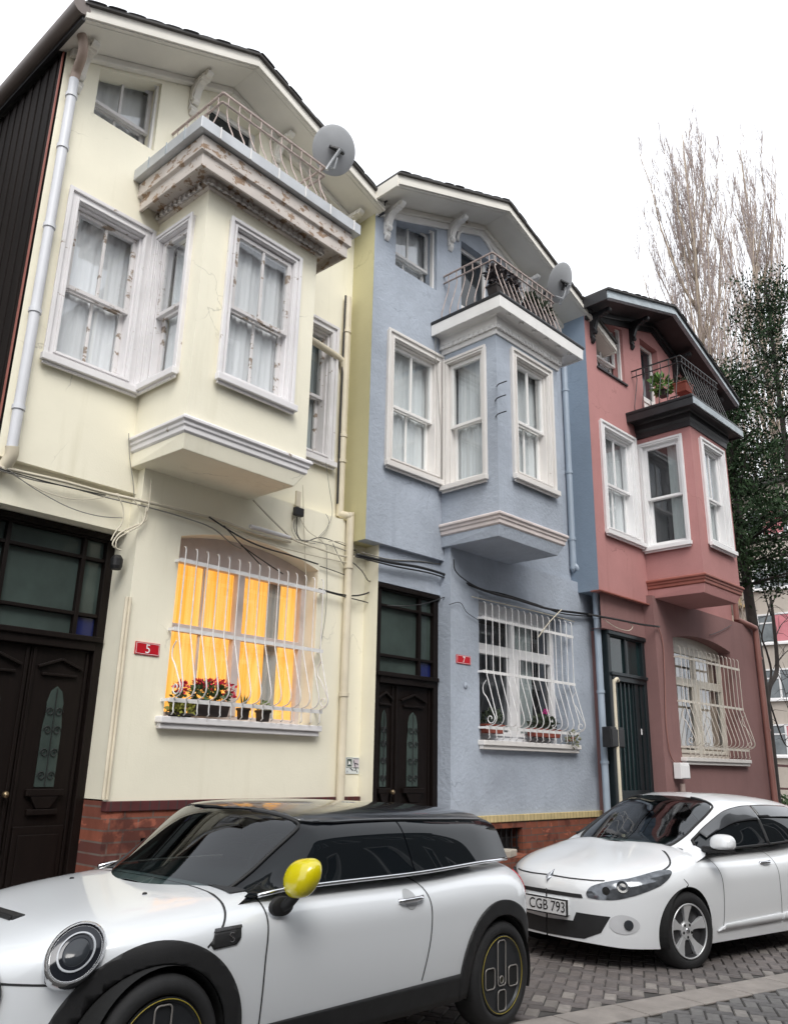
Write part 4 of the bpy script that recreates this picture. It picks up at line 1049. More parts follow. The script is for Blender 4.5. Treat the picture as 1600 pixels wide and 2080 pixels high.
    # wing side badge
    for s in (-1, 1):
        sc_ = patch(root, B, [B.dom([(1.01, .755), (1.15, .765), (1.145, .725), (1.12, .70), (1.0, .69), (.985, .71)])], 'side_scuttle', PLA, off, .006, (s,), .008)
        patch(sc_, B, [B.dom([(1.0, .752), (1.155, .764), (1.155, .776), (1.01, .768)])], 'chrome_strip', CHR, off, .008, (s,))
        xx = 1.095; yy = B.at(xx, B.v_of(xx, .725))[0]
        t = [(xx-.010+.016*math.cos(q), .733+.009*math.sin(q)) for q in [R(20+k*22) for k in range(10)]]
        S_ = c2([(xx+.013, .745), (xx-.004, .748), (xx-.012, .739), (xx, .731), (xx+.010, .722), (xx, .713), (xx-.015, .716)], 4)
        patch(sc_, B, [B.dom(ribbon(S_, .005), .01)], 'letter_s', CHR, off, .009, (s,))
    # lamps
    for s in (-1, 1):
        hz = .705; hxx = .43; v = B.v_of(hxx, hz)
        p0 = Vector(B.p(hxx, v, s)); n = (Vector(B.p(hxx, v, s, .05))-p0).normalized()
        n = (n+Vector((.10, s*.28, .16))).normalized(); p0 = p0+n*.022
        uv_ = Vector((1.0, 0, 1.0)); up = (uv_-n*n.dot(uv_)).normalized(); sd_ = up.cross(n)
        Mx = Matrix((( sd_.x, up.x, n.x, p0.x-n.x*.012), (sd_.y, up.y, n.y, p0.y-n.y*.012), (sd_.z, up.z, n.z, p0.z-n.z*.012), (0, 0, 0, 1))) @ Matrix.Diagonal((.82, 1.06, 1, 1))
        hl = MB().lathe([(.130, -.05), (.130, .012), (.124, .020), (.117, .020), (.112, .008)], 40, Mx).build('headlight', CHR, root, off, smooth='auto')
        MB().lathe([(.109, -.02), (.109, .012), (.085, .018), (.0, .026)], 40, Mx).build('lens', M('headlight_dark', (.018, .02, .026), .08, .3, 0), hl, off, smooth='auto')
        MB().lathe([(.082, .016), (.082, .024), (.075, .026), (.073, .018)], 40, Mx).build('light_ring', M('lamp_ring_white', (.5, .52, .55), .3, 0, 0), hl, off, smooth='auto')
        MB().lathe([(.068, .016), (.05, .025), (0, .032)], 30, Mx).build('projector', LENS, hl, off, smooth=True)
        # rear lamp
        patch(root, B, [B.dom([(3.66, .88), (3.73, .855), (3.78, .74), (3.775, .635), (3.71, .65), (3.68, .77)])], 'tail_light', REDL, off, .012, (s,), .02)
    # grille, bonnet scoop, bumper reflection painted as a patch
    gp = [(q*1.0, z) for q, z in [(.0, .40), (.36, .40), (.46, .45), (.485, .56), (.43, .64), (.0, .655)]]
    fr = []
    m = MB()
    for s in (-1, 1): region(B, B.front([(max(.004, y), z) for y, z in gp]), m, s, .006)
    gr = m.build('grille', PLA, root, off, smooth='auto', merge=2e-4)
    for k in (0,):
        m = MB()
        P_ = []
        for y, z in c2([(.46, .43), (.50, .56), (.44, .655), (.25, .672), (.02, .674)], 6): x = B.x_front(y, z); P_.append((B.p(x, B.v_of(x, z), -1, .012)))
        m.tube(P_, .016, 8); m.tube([(a, -b, c) for a, b, c in P_], .016, 8); m.build('grille_rim', PBLK, gr, off, smooth=True)
    m = MB(); m.box(.37, .43, -.17, .17, .775, .800); m.box(.36, .37, -.16, .16, .778, .796); m.build('bonnet_scoop', PLA, root, off, bevel=.008)
    for s in (-1, 1):
        m = MB(); y = .34; m.lathe([(.014, 0), (.010, .012), (0, .014)], 10, Matrix.Translation((.92, s*.36, B.at(.92, .72)[1]-.004))); m.build('washer_jet', PLA, root, off)
        patch(root, B, [B.front([(.56, .43), (.70, .43), (.70, .30), (.58, .30)])], 'bumper_reflection', M('pink_reflection_white', (.60, .46, .45), .35), off, .003, (s,))  # pink reflection put into the bumper's colour
    # mirrors
    for s in (-1,):
        cx, cy, cz = 1.42, s*.95, .975
        m = MB(); n1, n2 = 18, 24; pts = []; fs = []
        for a in range(n1+1):
            for b in range(n2):
                t1 = -math.pi/2+math.pi*a/n1; t2 = 2*math.pi*b/n2
                e = lambda v_, p_: math.copysign(abs(v_)**p_, v_)
                X = e(math.cos(t1), .75)*e(math.cos(t2), .8); Y = e(math.cos(t1), .75)*e(math.sin(t2), .8); Z = e(math.sin(t1), .8)
                X_ = X*(.085 if X < 0 else .045); sh = .80+.20*Y*s*-1 if False else 1-.18*(Z < 0)*abs(Z)
                pts.append((cx+X_*sh+.02*Z, cy+Y*.105*sh, cz+Z*.09+.012*Y*s))
        for a in range(n1):
            for b in range(n2): fs.append((a*n2+b, a*n2+(b+1) % n2, (a+1)*n2+(b+1) % n2, (a+1)*n2+b))
        m.add(pts, fs); mo = m.build('mirror', YLW, root, off, smooth=True); mo['label'] = 'yellow mirror'
        m = MB(); m.tube([(cx-.02, cy-s*.02, cz-.07), (cx-.03, cy-s*.06, cz-.115), (cx-.03, cy-s*.10, cz-.135)], .026, 10)
        m.lathe([(.075, 0), (.07, .02), (.045, .03), (0, .03)], 20, Matrix.Translation((cx-.03, s*.825, .838)) @ Matrix.Rotation(R(-90*s), 4, 'X') @ Matrix.Diagonal((1, .62, 1, 1)))
        m.build('mirror_foot', PLA, mo, off, smooth='auto')
    for x in (hx, rx):
        for s in (-1, 1): wheel(root, x, s*.845, r, .20, 'plate', off, s)
    return root
small_car()

# ---- the white five-door hatchback behind it
def family_car():
    L = 4.29; hx, rx = .86, 3.50; r = .317; th = R(-9); pitch = .0255
    root = empty('family_car', (0, 0, 0), th, pitch, 'white five-door hatchback parked behind, its nose cut off by the smaller car', 'car', 'cars parked along the kerb')
    d = Vector((math.cos(th), math.sin(th), 0)); n = Vector((-math.sin(th), math.cos(th), 0))
    hub = Vector((7.62, 3.27, 0))
    cen = hub+d*(L/2-hx)+n*.87; cen.z = gz(hub.x)-.0255*(L/2-hx)-.02
    root.location = cen; off = (L/2, 0, 0)
    B = Surf(a=0, b=L, W=.895, x0=1.0, m0=2.3, x1=.6, m1=2.6, n=3.0, bow=0, bw=1, crown=0, tumble=0, tuck=.04,
             zm=[(0, .46), (.6, .60), (3.2, .66), (L, .62)], zb=[(0, .22), (.3, .19), (3.6, .2), (L, .3)],
             zt=[(0, .60), (.03, .675), (.09, .735), (.2, .79), (.5, .87), (.85, .945), (1.15, 1.0), (1.6, .985), (2.6, 1.0), (3.4, 1.04), (3.9, 1.02), (4.15, .95), (L, .75)])
    G = Surf(a=.96, b=4.16, W=[(.96, .77), (1.15, .82), (1.35, .825), (1.6, .81), (2.8, .80), (3.6, .76), (4.16, .66)], x0=0, m0=2, x1=0, m1=2, n=4.2, bow=.22, bw=.78, crown=.012, tumble=.20, tuck=0,
             zm=[(.9, .79), (1.1, .85), (1.4, .935), (2.6, .985), (3.6, 1.03), (4.2, 1.03)], zb=[(1, .85), (4, .9)],
             zt=[(.93, .90), (1.0, .965), (1.28, 1.125), (1.58, 1.285), (1.80, 1.385), (1.95, 1.42), (2.2, 1.452), (2.6, 1.462), (3.1, 1.445), (3.6, 1.385), (3.8, 1.33), (4.0, 1.15), (4.16, .98)])
    arches = [(hx, .32), (rx, .32)]
    body = car_shell(root, B, off, arches, .352, PWH2)
    ring_ = []
    # greenhouse shell with a real windscreen and side-window openings: posts and roof only
    def reg(p, nm, mat, o_, **k): return patch(root, G, [p], nm, mat, off, o_, **k)
    ws = [(1.01, 1), (1.015, .86), (1.05, .70), (1.13, .58), (1.26, .525), (1.55, .505), (1.86, .51), (1.97, .55), (1.95, .72), (1.92, 1)]
    top = lambda x: .02+.415*max(0, min(1, (x-1.22)/.12))*max(0, min(1, (3.86-x)/.55))**.75
    xs = [1.32+k*(3.84-1.32)/60 for k in range(61)]
    low = [(x, .03) for x in xs]; up = [(x, max(.035, top(x))) for x in xs]
    # shell, below the windscreen/beside the windows
    A = [(G.a+1e-5, 0)]+[(G.b-1e-5, 0), (G.b-1e-5, 1), ]+ws[::-1]+[(G.a+1e-5, 1)]
    B1 = [(1.319, 0), (1.319, .031)]+up+[(3.841, 0)]
    # split: shell above the side windows, and everything fore and aft
    shell = [(G.a+1e-5, 0), (1.32, 0)]+up+[(3.84, 0), (G.b-1e-5, 0)]+A[2:]
    patch(root, G, [shell], 'roof', PWH2, off, 0)
    reg(ws, 'windscreen', CGW, .001)
    rim = MB()
    for s in (-1, 1): rim.tube([Vector(G.p(x, v, s, .002)) for x, v in c2(ws[:-1], 4)], .012, 6)
    rim.build('windscreen_seal', PLA, root, off, smooth=True)
    def win(x0, x1, nm):
        k_ = [x0+(x1-x0)*k/30 for k in range(31)]
        reg([(x, .0) for x in k_]+[(x, max(.03, top(x))) for x in k_[::-1]], nm, CGL, .002)
    win(1.33, 2.50, 'front_door_window'); win(2.52, 3.30, 'rear_door_window'); win(3.32, 3.84, 'quarter_window')
    pl_ = MB()
    for s in (-1, 1):
        for x in (2.51, 3.31): pl_.tube([Vector(G.p(x, top(x)*k/8+.01, s, .004)) for k in range(9)], .018, 6)
        pl_.tube([Vector(G.p(x, max(.03, top(x))-.0, s, .006)) for x in xs], .014, 6)
    pl_.build('window_trim', PLA, root, off, smooth=True)
    # smoked wind deflectors over the side windows
    dfl = []
    for a, b in ((1.5, 2.50), (2.53, 3.42)):
        k_ = [a+(b-a)*k/24 for k in range(25)]
        dfl.append([(x, max(.03, top(x)+.01)) for x in k_]+[(x, max(.02, top(x)-.11-.03*(x-a))) for x in k_[::-1]])
    patch(root, G, dfl, 'wind_deflector', PBLK, off, .02, solid=.006)
    patch(root, G, [[(1.26, .0), (1.50, .0), (1.54, .22), (1.34, .10)]], 'mirror_corner', PLA, off, .006)
    # waist seal
    m = MB()
    for s in (-1, 1): m.tube([Vector(G.p(1.36+k*.0995, .015, s, .006)) for k in range(26)], .010, 6)
    m.build('waist_seal', PLA, root, off, smooth=True)
    wells(root, off, arches, .345, .885, 0)
    MB().box(.8, L-.45, -.70, .70, .16, .3).build('underbody', DARK, root, off)  # dark box filling the open shell, added to stop light
    # scuttle under the windscreen
    patch(root, G, [[(.962, 1), (.965, .80), (1.0, .62), (1.08, .52), (1.15, .55), (1.06, .70), (1.02, .86), (1.012, 1)]], 'scuttle', PLA, off, .004)
    seam = [[(1.32, .945), (1.40, .84), (1.425, .65), (1.42, .42), (1.40, .30)], [(2.50, .96), (2.49, .7), (2.50, .34)], [(1.40, .30), (2.0, .29), (2.5, .30), (3.05, .32)],
            [(.98, .94), (.80, .845), (.62, .79)], [(.82, .735), (.86, .69), (.83, .672)]]
    patch(root, B, [B.dom(ribbon(c2(s, 6), .008)) for s in seam], 'panel_gaps', SEAM, off, .0015)
    fs_ = [(.012, .705), (.2, .70), (.42, .70), (.5, .705)]
    m = MB()
    for s in (-1, 1): region(B, B.front(ribbon(fs_, .010)), m, s, .002)
    m.build('bonnet_gap', SEAM, root, off, merge=2e-4)
    # side moulding
    patch(root, B, [B.dom([(1.30, .285), (2.48, .30), (2.48, .37), (1.45, .34)]), B.dom([(2.52, .30), (3.12, .32), (3.10, .40), (2.52, .37)])], 'door_moulding', PWH2, off, .014, solid=.016)
    # lamps
    for s in (-1, 1):
        hp = B.front([(.43, .555), (.40, .60), (.44, .66)])[:1]
        out = []
        inner = [(.40, .565), (.385, .60), (.42, .655), (.53, .70), (.64, .73)]; outer = [(.66, .795), (.80, .825)]
        pts = []
        for y, z in c2(inner, 5):
            x = B.x_front(y, z); pts.append((x, z))
        tip = c2([(pts[-1][0], pts[-1][1]), (.50, .775), (.64, .80), (.73, .795), (.66, .745), (.54, .685)], 5)[1:]
        low_ = []
        for y, z in c2([(.70, .60), (.60, .565), (.48, .558), (.40, .565)], 5):
            x = B.x_front(y, z); low_.append((x, z))
        o = patch(root, B, [B.dom(pts+tip+low_, .02)], 'headlight', LAMP, off, .005, (s,))
        for cy, cz, rr_ in ((.53, .628, .034), (.63, .665, .052)):
            x = B.x_front(cy, cz); v = B.v_of(x, cz); p0 = Vector(B.p(x, v, s, .004)); nn = (Vector(B.p(x, v, s, .05))-p0).normalized()
            q = nn.to_track_quat('Z', 'Y').to_matrix().to_4x4()
            MB().lathe([(rr_, 0), (rr_*.95, .006), (rr_*.6, .004), (rr_*.55, .007), (0, .010)], 20, Matrix.Translation(p0) @ q).build('reflector', DARK if cy < .6 else LENS, o, off, smooth='auto')
        # fog light: flat disc greyed to look like a shaded recess
        fg = patch(root, B, [B.front([(.635+.088*math.cos(R(k*15)), .375+.075*math.sin(R(k*15))) for k in range(24)])], 'fog_light', M('recess_shade_white', (.56, .57, .59), .4), off, .004, (s,))
        x = B.x_front(.665, .372); v = B.v_of(x, .372); p0 = Vector(B.p(x, v, s, .004)); nn = (Vector(B.p(x, v, s, .05))-p0).normalized()
        MB().lathe([(.042, 0), (.038, .008), (0, .012)], 18, Matrix.Translation(p0) @ nn.to_track_quat('Z', 'Y').to_matrix().to_4x4()).build('fog_lens', LENS, fg, off, smooth='auto')
        if s > 0: continue
        mo_c = (1.30, s*1.0, 1.025)
        m = MB(); n1, n2 = 14, 20; pp = []; ff = []
        for a in range(n1+1):
            for b in range(n2):
                t1 = -math.pi/2+math.pi*a/n1; t2 = 2*math.pi*b/n2; e = lambda v_, p_: math.copysign(abs(v_)**p_, v_)
                X = e(math.cos(t1), .7)*e(math.cos(t2), .75); Y = e(math.cos(t1), .7)*e(math.sin(t2), .75); Z = e(math.sin(t1), .8)
                pp.append((mo_c[0]+X*(.10 if X < 0 else .05)+.015*Z, mo_c[1]+Y*.115, mo_c[2]+(Z*.085 if Z > 0 else Z*.05)))
        for a in range(n1):
            for b in range(n2): ff.append((a*n2+b, a*n2+(b+1) % n2, (a+1)*n2+(b+1) % n2, (a+1)*n2+b))
        m.add(pp, ff); mo = m.build('mirror', PWH2, root, off, smooth=True)
        MB().tube([(1.32, s*.92, .975), (1.31, s*.86, .965), (1.32, s*.78, .965)], .03, 10).box(1.23, 1.36, min(s*.90, s*1.08), max(s*.90, s*1.08), .955, .972).build('mirror_foot', PLA, mo, off)
        # door handles
        for hx_ in (2.30, 3.10):
            zz = .83 if hx_ < 3 else .86; y = B.at(hx_, B.v_of(hx_, zz))[0]
            MB().tube(crv([(hx_-.10, s*(y+.002), zz-.003), (hx_-.05, s*(y+.025), zz), (hx_+.05, s*(y+.025), zz+.006), (hx_+.10, s*(y+.002), zz+.009)], 5), .014, 8).build('door_handle', CHR, root, off, smooth=True)
    # nose: upper slot, number plate, lower intake, badge
    def fpatch(pts, nm, mat, o_=.004):
        m = MB()
        for s in (-1, 1): region(B, B.front([(max(y, .004), z) for y, z in pts]), m, s, o_)
        return m.build(nm, mat, root, off, smooth='auto', merge=2e-4)
    fpatch([(0, .555), (.36, .555), (.345, .585), (0, .59)], 'upper_grille', PLA)
    fpatch([(0, .235), (.36, .24), (.49, .30), (.56, .43), (.30, .44), (.27, .37), (0, .36)], 'lower_grille', PLA)
    PLT = M('plate_white', (.72, .73, .74), .4, 0, .05)
    pf = MB(); pf.box(-.055, -.04, -.275, .275, .40, .535)
    po = pf.build('number_plate', PLA, root, off, bevel=.004)
    MB().box(-.058, -.0545, -.26, .26, .412, .523).build('plate_face', PLT, po, off)
    MB().box(-.045, .1, -.24, .24, .41, .53).build('plate_backing', PWH2, po, off)
    text('34 ECGB 793'[4:], (-.0595, .15, .432), .118, M('plate_black', (.012, .012, .013), .5, 0, 0), po, off, 'plate_text', (R(90), 0, R(-90)), wide=.40)
    # diamond emblem
    bx = B.x_front(.01, .705)-.006
    dm = MB(); q0 = [(0, .055), (.036, .0), (0, -.055), (-.036, 0)]; q1 = [(0, .028), (.016, 0), (0, -.028), (-.016, 0)]
    T_ = lambda a, b, d_: (B.x_front(abs(a)+.004, .70+b)+.012-d_, a, .70+b)
    for k in range(4):
        a, b = q0[k], q0[(k+1) % 4]; c, d_ = q1[k], q1[(k+1) % 4]
        dm.prism([T_(*a, .022), T_(*b, .022), T_(*d_, .034), T_(*c, .034)], [T_(*a, .0), T_(*b, .0), T_(*d_, .0), T_(*c, .0)])
    dm.build('emblem', CHR, root, off, bevel=.003)
    # seats and wheel behind the glass
    st = MB()
    for y in (-.36, .36):
        st.box(2.30, 2.46, y-.24, y+.24, .55, 1.10); st.box(2.36, 2.45, y-.13, y+.13, 1.12, 1.30)
    st.box(3.1, 3.25, -.6, .6, .6, 1.12)
    st.build('seats', SEAT, root, off, bevel=.05)
    patch(root, B, [[(1.20, .56), (3.70, .56), (3.70, 1), (1.20, 1)]], 'dark_cabin_deck', SEAT, off, .006)  # dark sheet added over the white deck seen through the windscreen
    MB().tube([(1.9+.05*math.sin(R(k*15)), -.36+.18*math.cos(R(k*15)), .97+.17*math.sin(R(k*15))) for k in range(24)], .014, 8, True).build('steering_wheel', SEAT, root, off, smooth=True)
    MB().box(1.80, 1.82, -.10, .10, 1.28, 1.34).build('rear_view_mirror', SEAT, root, off, bevel=.008)
    for x in (hx, rx):
        for s in (-1, 1): wheel(root, x, s*.875, r, .205, 'spoke', off, s, R(-9) if x == hx else 0)
    return root

def text(body, loc, size, mat, parent, off, name, rot, wide=None):
    cu_ = bpy.data.curves.new(name, 'FONT'); cu_.body = body; cu_.size = size; cu_.extrude = .001
    t = bpy.data.objects.new(name, cu_); COL.objects.link(t)
    dg = bpy.context.evaluated_depsgraph_get(); me = bpy.data.meshes.new_from_object(t.evaluated_get(dg))
    bpy.data.objects.remove(t); me.materials.clear(); me.materials.append(mat)
    xs = [v.co.x for v in me.vertices]
    if wide and xs:
        k = wide/(max(xs)-min(xs)); x0 = min(xs)
        for v in me.vertices: v.co.x = (v.co.x-x0)*k
    o = bpy.data.objects.new(name, me); COL.objects.link(o); o.parent = parent
    o.location = (loc[0]-off[0], loc[1]-off[1], loc[2]-off[2]); o.rotation_euler = rot
    return o
family_car()
# ------------------------------------------------------------------ ground, pavement, paving
def ground_sheet():
    xs = [-1500, -300, -60, -30, -15, 0, 5, 10, 20, 45, 120, 400, 1500]; ys = [-1500, -300, -40, -4, 0, 3, 6, 12, 40, 300, 1500]
    m = MB(); m.add([(x, y, gz(x)-.012) for x in xs for y in ys], [(i*len(ys)+j, (i+1)*len(ys)+j, (i+1)*len(ys)+j+1, i*len(ys)+j+1) for i in range(len(xs)-1) for j in range(len(ys)-1)])
    g = M('street_dirt', (.075, .07, .066), .9, 0, .3, 3, .3, 30)
    tag(m.build('ground', g), None, None, None, 'structure')
ground_sheet()
LA = R(-12.2); LO = Vector((5.25, 3.33, 0)); LD = Vector((math.cos(LA), math.sin(LA), 0)); LN = Vector((-math.sin(LA), math.cos(LA), 0))
def onroad(p, z=0): return (p.x, p.y, gz(p.x)+z)
def paver_mat(name):
    t = NT(name); at = t.n('ShaderNodeVertexColor', layer_name='tone')
    n = t.ramp(t.noise(14, 6, rough=.7), .3, .75)
    st = t.ramp(t.noise(1.1, 5), .4, .7)
    c = t.mix(n, t.mix(.45, at.outputs[0], (.03, .028, .027)), at.outputs[0]); c = t.mix(st, c, t.mix(.35, c, (.05, .047, .045)))
    t.base(c); t.set(Roughness=.8); t.bump(t.noise(90, 4), .35, .006); return t.m
PAV = paver_mat('concrete_pavers')
def paving(name, s0, s1, t0, t1, ang, tones, inside):
    """herringbone of 20 x 10 cm blocks, each with worn edges"""
    m = MB(); cols = []; A = Vector((math.cos(ang), math.sin(ang), 0)); Bv = Vector((-A.y, A.x, 0)); a = .098
    for i in range(-90, 90):
        for j in range(-90, 90):
            for hor in (0, 1):
                k = i+j
                # herringbone lattice
                ox = (2*i+j)*a+(-j)*0; 
                bx = (i*2-j*0)*a; 
                x = (2*i + j)*a if hor == 0 else (2*i+j)*a+2*a*0
                y = (j - 2*i*0)*a
                pass
    # simple construction: unit step (a, a) repeats an L of two blocks, rows repeat every 4a
    blocks = []
    N = 60
    for q in range(-N, N):
        for r_ in range(-N, N):
            bx, by = q*a+r_*2*a, q*a-r_*2*a
            blocks.append((bx, by, 2*a, a)); blocks.append((bx+2*a if False else bx-a, by, a, 2*a))
    for bx, by, w_, h_ in blocks:
        c = LO+A*(bx+w_/2)+Bv*(by+h_/2)
        rel = c-LO; s, t = rel.dot(LD), rel.dot(LN)
        if not (s0 < s < s1 and t0 < t < t1) or not inside(c): continue
        g = .0035; dz = rnd.uniform(-.002, .002); e = .007
        def P(x, y, z):
            p = LO+A*x+Bv*y; return (p.x, p.y, gz(p.x)+z+dz)
        tn = tones(bx, by, w_ > h_, s, t); n0 = len(m.f)
        o = [P(bx+g, by+g, -.008), P(bx+w_-g, by+g, -.008), P(bx+w_-g, by+h_-g, -.008), P(bx+g, by+h_-g, -.008)]
        i_ = [P(bx+g+e, by+g+e, .003), P(bx+w_-g-e, by+g+e, .003), P(bx+w_-g-e, by+h_-g-e, .003), P(bx+g+e, by+h_-g-e, .003)]
        m.add(o+i_, [(4, 5, 6, 7)]+[(k, (k+1) % 4, 4+(k+1) % 4, 4+k) for k in range(4)])
        cols += [tn]*5
    o = m.build(name, PAV); ca = o.data.color_attributes.new('tone', 'FLOAT_COLOR', 'CORNER')
    for p in o.data.polygons:
        for li in p.loop_indices: ca.data[li].color = cols[p.index]+(1,)
    return tag(o, None, None, None, 'structure')
def tone_a(bx, by, hor, s, t):
    b = rnd.uniform(.8, 1.2); row = int(math.floor((bx+by)/.42)) % 3
    base_ = (.205, .178, .168) if hor else (.170, .150, .145)
    if hor and row == 0 and rnd.random() < .8: base_ = (.30, .272, .25)
    return tuple(x*b for x in base_)
def tone_b(bx, by, hor, s, t):
    b = rnd.uniform(.85, 1.15); base_ = (.17, .165, .165) if not hor else (.20, .195, .19)
    if hor and int(math.floor((bx-by)/.42)) % 4 == 0: base_ = (.34, .32, .30)
    return tuple(x*b for x in base_)
paving('road_paving', -3.5, 14, .02, 2.6, LA+R(38), tone_a, lambda c: True)
paving('street_paving', -3.0, 14, -2.4, -.36, LA+R(38), tone_b, lambda c: True)
m = MB()
for k in range(30):
    s = -3+k*.62; g = .006
    P = [LO+LD*(s+g)+LN*-.345, LO+LD*(s+.62-g)+LN*-.345, LO+LD*(s+.62-g)+LN*-.035, LO+LD*(s+g)+LN*-.035]
    m.prism([onroad(p, -.01) for p in P], [onroad(p, .006) for p in P])
tag(m.build('drain_kerb', M('pale_concrete', (.29, .262, .24), .85, 0, .2, 6, .3, 60), bevel=.006), None, None, None, 'structure')
m = MB(); m.prism([onroad(LO+LD*-3+LN*-.034, -.011), onroad(LO+LD*15+LN*-.034, -.011), onroad(LO+LD*15+LN*.02, -.011), onroad(LO+LD*-3+LN*.02, -.011)],
                  [onroad(LO+LD*-3+LN*-.034, -.008), onroad(LO+LD*15+LN*-.034, -.008), onroad(LO+LD*15+LN*.02, -.008), onroad(LO+LD*-3+LN*.02, -.008)])
tag(m.build('drain_channel', M('wet_dirt', (.02, .018, .017), .5)), None, None, None, 'structure')
# pavement in front of the houses with its kerb
m = MB()
for (x0, y0, x1, y1) in ((-8, 5.22, 4, 5.22), (4, 5.22, 10, 5.02), (10, 5.02, 24, 4.4)):
    m.prism([(x0, y0, gz(x0)-.05), (x1, y1, gz(x1)-.05), (x1, 7, gz(x1)-.05), (x0, 7, gz(x0)-.05)], [(x0, y0, gz(x0)+.12), (x1, y1, gz(x1)+.12), (x1, 7, gz(x1)+.12), (x0, 7, gz(x0)+.12)])
tag(m.build('pavement', M('pavement_concrete', (.22, .21, .20), .9, 0, .2, 5, .3, 50)), None, None, None, 'structure')

# ------------------------------------------------------------------ satellite dishes
def dish(C_, r, az, el, foot, label, arm):
    ax = Vector((math.sin(az)*math.cos(el), math.cos(az)*math.cos(el), math.sin(el)))
    root = empty('satellite_dish', C_, 0, 0, label, 'satellite dish', 'satellite dishes on the balcony corners')
    q = ax.to_track_quat('Z', 'Y').to_matrix().to_4x4(); Mx = Matrix.Translation(C_) @ q
    off = tuple(C_)
    pr = [(r*k/10, .16*r*((k/10)**2)) for k in range(11)]
    MB().lathe([(max(1e-3, a), b-.002) for a, b in pr]+[(r+.006, .16*r+.002), (r, .16*r+.006)]+[(max(1e-3, a), b+.004) for a, b in pr[::-1]], 48, Mx).build('reflector', M('dish_grey', (.42, .43, .445), .45, 0, .08, 5), root, off, smooth='auto')
    f = Vector(foot); b = C_-ax*.05
    MB().tube([b, C_-ax*.11, f+Vector((0, 0, .02)), f], .019, 10).build('mast', ZINC, root, off, smooth='auto')
    br = MB(); w_ = ax.cross(Vector((0, 0, 1))).normalized()*.09; u_ = w_.cross(ax).normalized()*.09
    br.bar(C_-ax*.025+w_, C_-ax*.025-w_, .03, .03); br.bar(C_-ax*.028+w_*.2-u_, C_-ax*.028+w_*.2+u_*.2, .03, .028); br.bar(C_-ax*.03-w_*.9, C_-ax*.10, .025, .025); br.bar(C_-ax*.03+w_*.9, C_-ax*.10, .025, .025)
    br.build('bracket', DARKIR, root, off, bevel=.004)
    a = MB(); p0 = C_-Vector((0, 0, r*.92)); tip = C_+ax*r*1.15-Vector((0, 0, r*.75))+Vector(arm)
    a.tube([b-Vector((0, 0, .1)), p0-ax*.0, tip], .011, 8); ao = a.build('feed_arm', ZINC, root, off, smooth='auto')
    MB().lathe([(.018, -.06), (.024, -.02), (.024, .03), (.034, .045), (.034, .07), (0, .072)], 14, Matrix.Translation(tip) @ (C_+ax*r*.2-tip).to_track_quat('Z', 'Y').to_matrix().to_4x4()).build('feed_horn', M('feed_dark', (.05, .05, .055), .5), ao, off, smooth='auto')
    return root
c0 = seen(0, 682, 305, 5.20); c1 = seen(1, 1142, 575, 5.12)
dish(c0, .245, R(12), R(30), seen(0, 664, 345, 5.28), 'round satellite dish on the yellow house\'s balcony corner', (0.02, -.02, 0))
dish(c1, .26, R(-3), R(30), seen(1, 1137, 618, 5.22), 'narrow-looking satellite dish on the blue house\'s balcony corner', (0, 0, 0))

# ------------------------------------------------------------------ number plates, sticker, boxes, hooks
def plate(i, c, px0, py0, px1, py1, digit, label):
    A = seen(i, px0, py0, c); B_ = seen(i, px1, py1, c); U, N = UN(i)
    w_ = (B_-A).dot(U); h_ = A.z-B_.z; cen = (A+B_)/2
    o = MB().box(-w_/2, w_/2, -.008, .006, -h_/2, h_/2).build('number_plate', REDS, None, (0, 0, 0), bevel=.003)
    o.location = cen; o.rotation_euler = (0, 0, ANG[i]); tag(o, label, 'house number', 'red house-number plates')
    b = MB(); ring(b, -w_/2+.007, w_/2-.007, -.0095, -.0085, -h_/2+.007, h_/2-.007, .003); b.build('border', WTXT, o)
    t = text(digit, (0, 0, 0), h_*1.0, WTXT, o, (0, 0, 0), 'digit', (R(90), 0, 0))
    xs = [v.co.x for v in t.data.vertices]; ys = [v.co.y for v in t.data.vertices]
    t.location = (-(min(xs)+max(xs))/2, -.0098, -(min(ys)+max(ys))/2)
    for v in t.data.vertices: v.co.x *= 1.0
plate(0, 6.016, 276, 1302, 322.5, 1334, '5', 'red enamel plate reading 5 on the yellow wall')
plate(1, 5.926, 926.3, 1329, 955, 1351, '7', 'red enamel plate reading 7 on the blue wall')
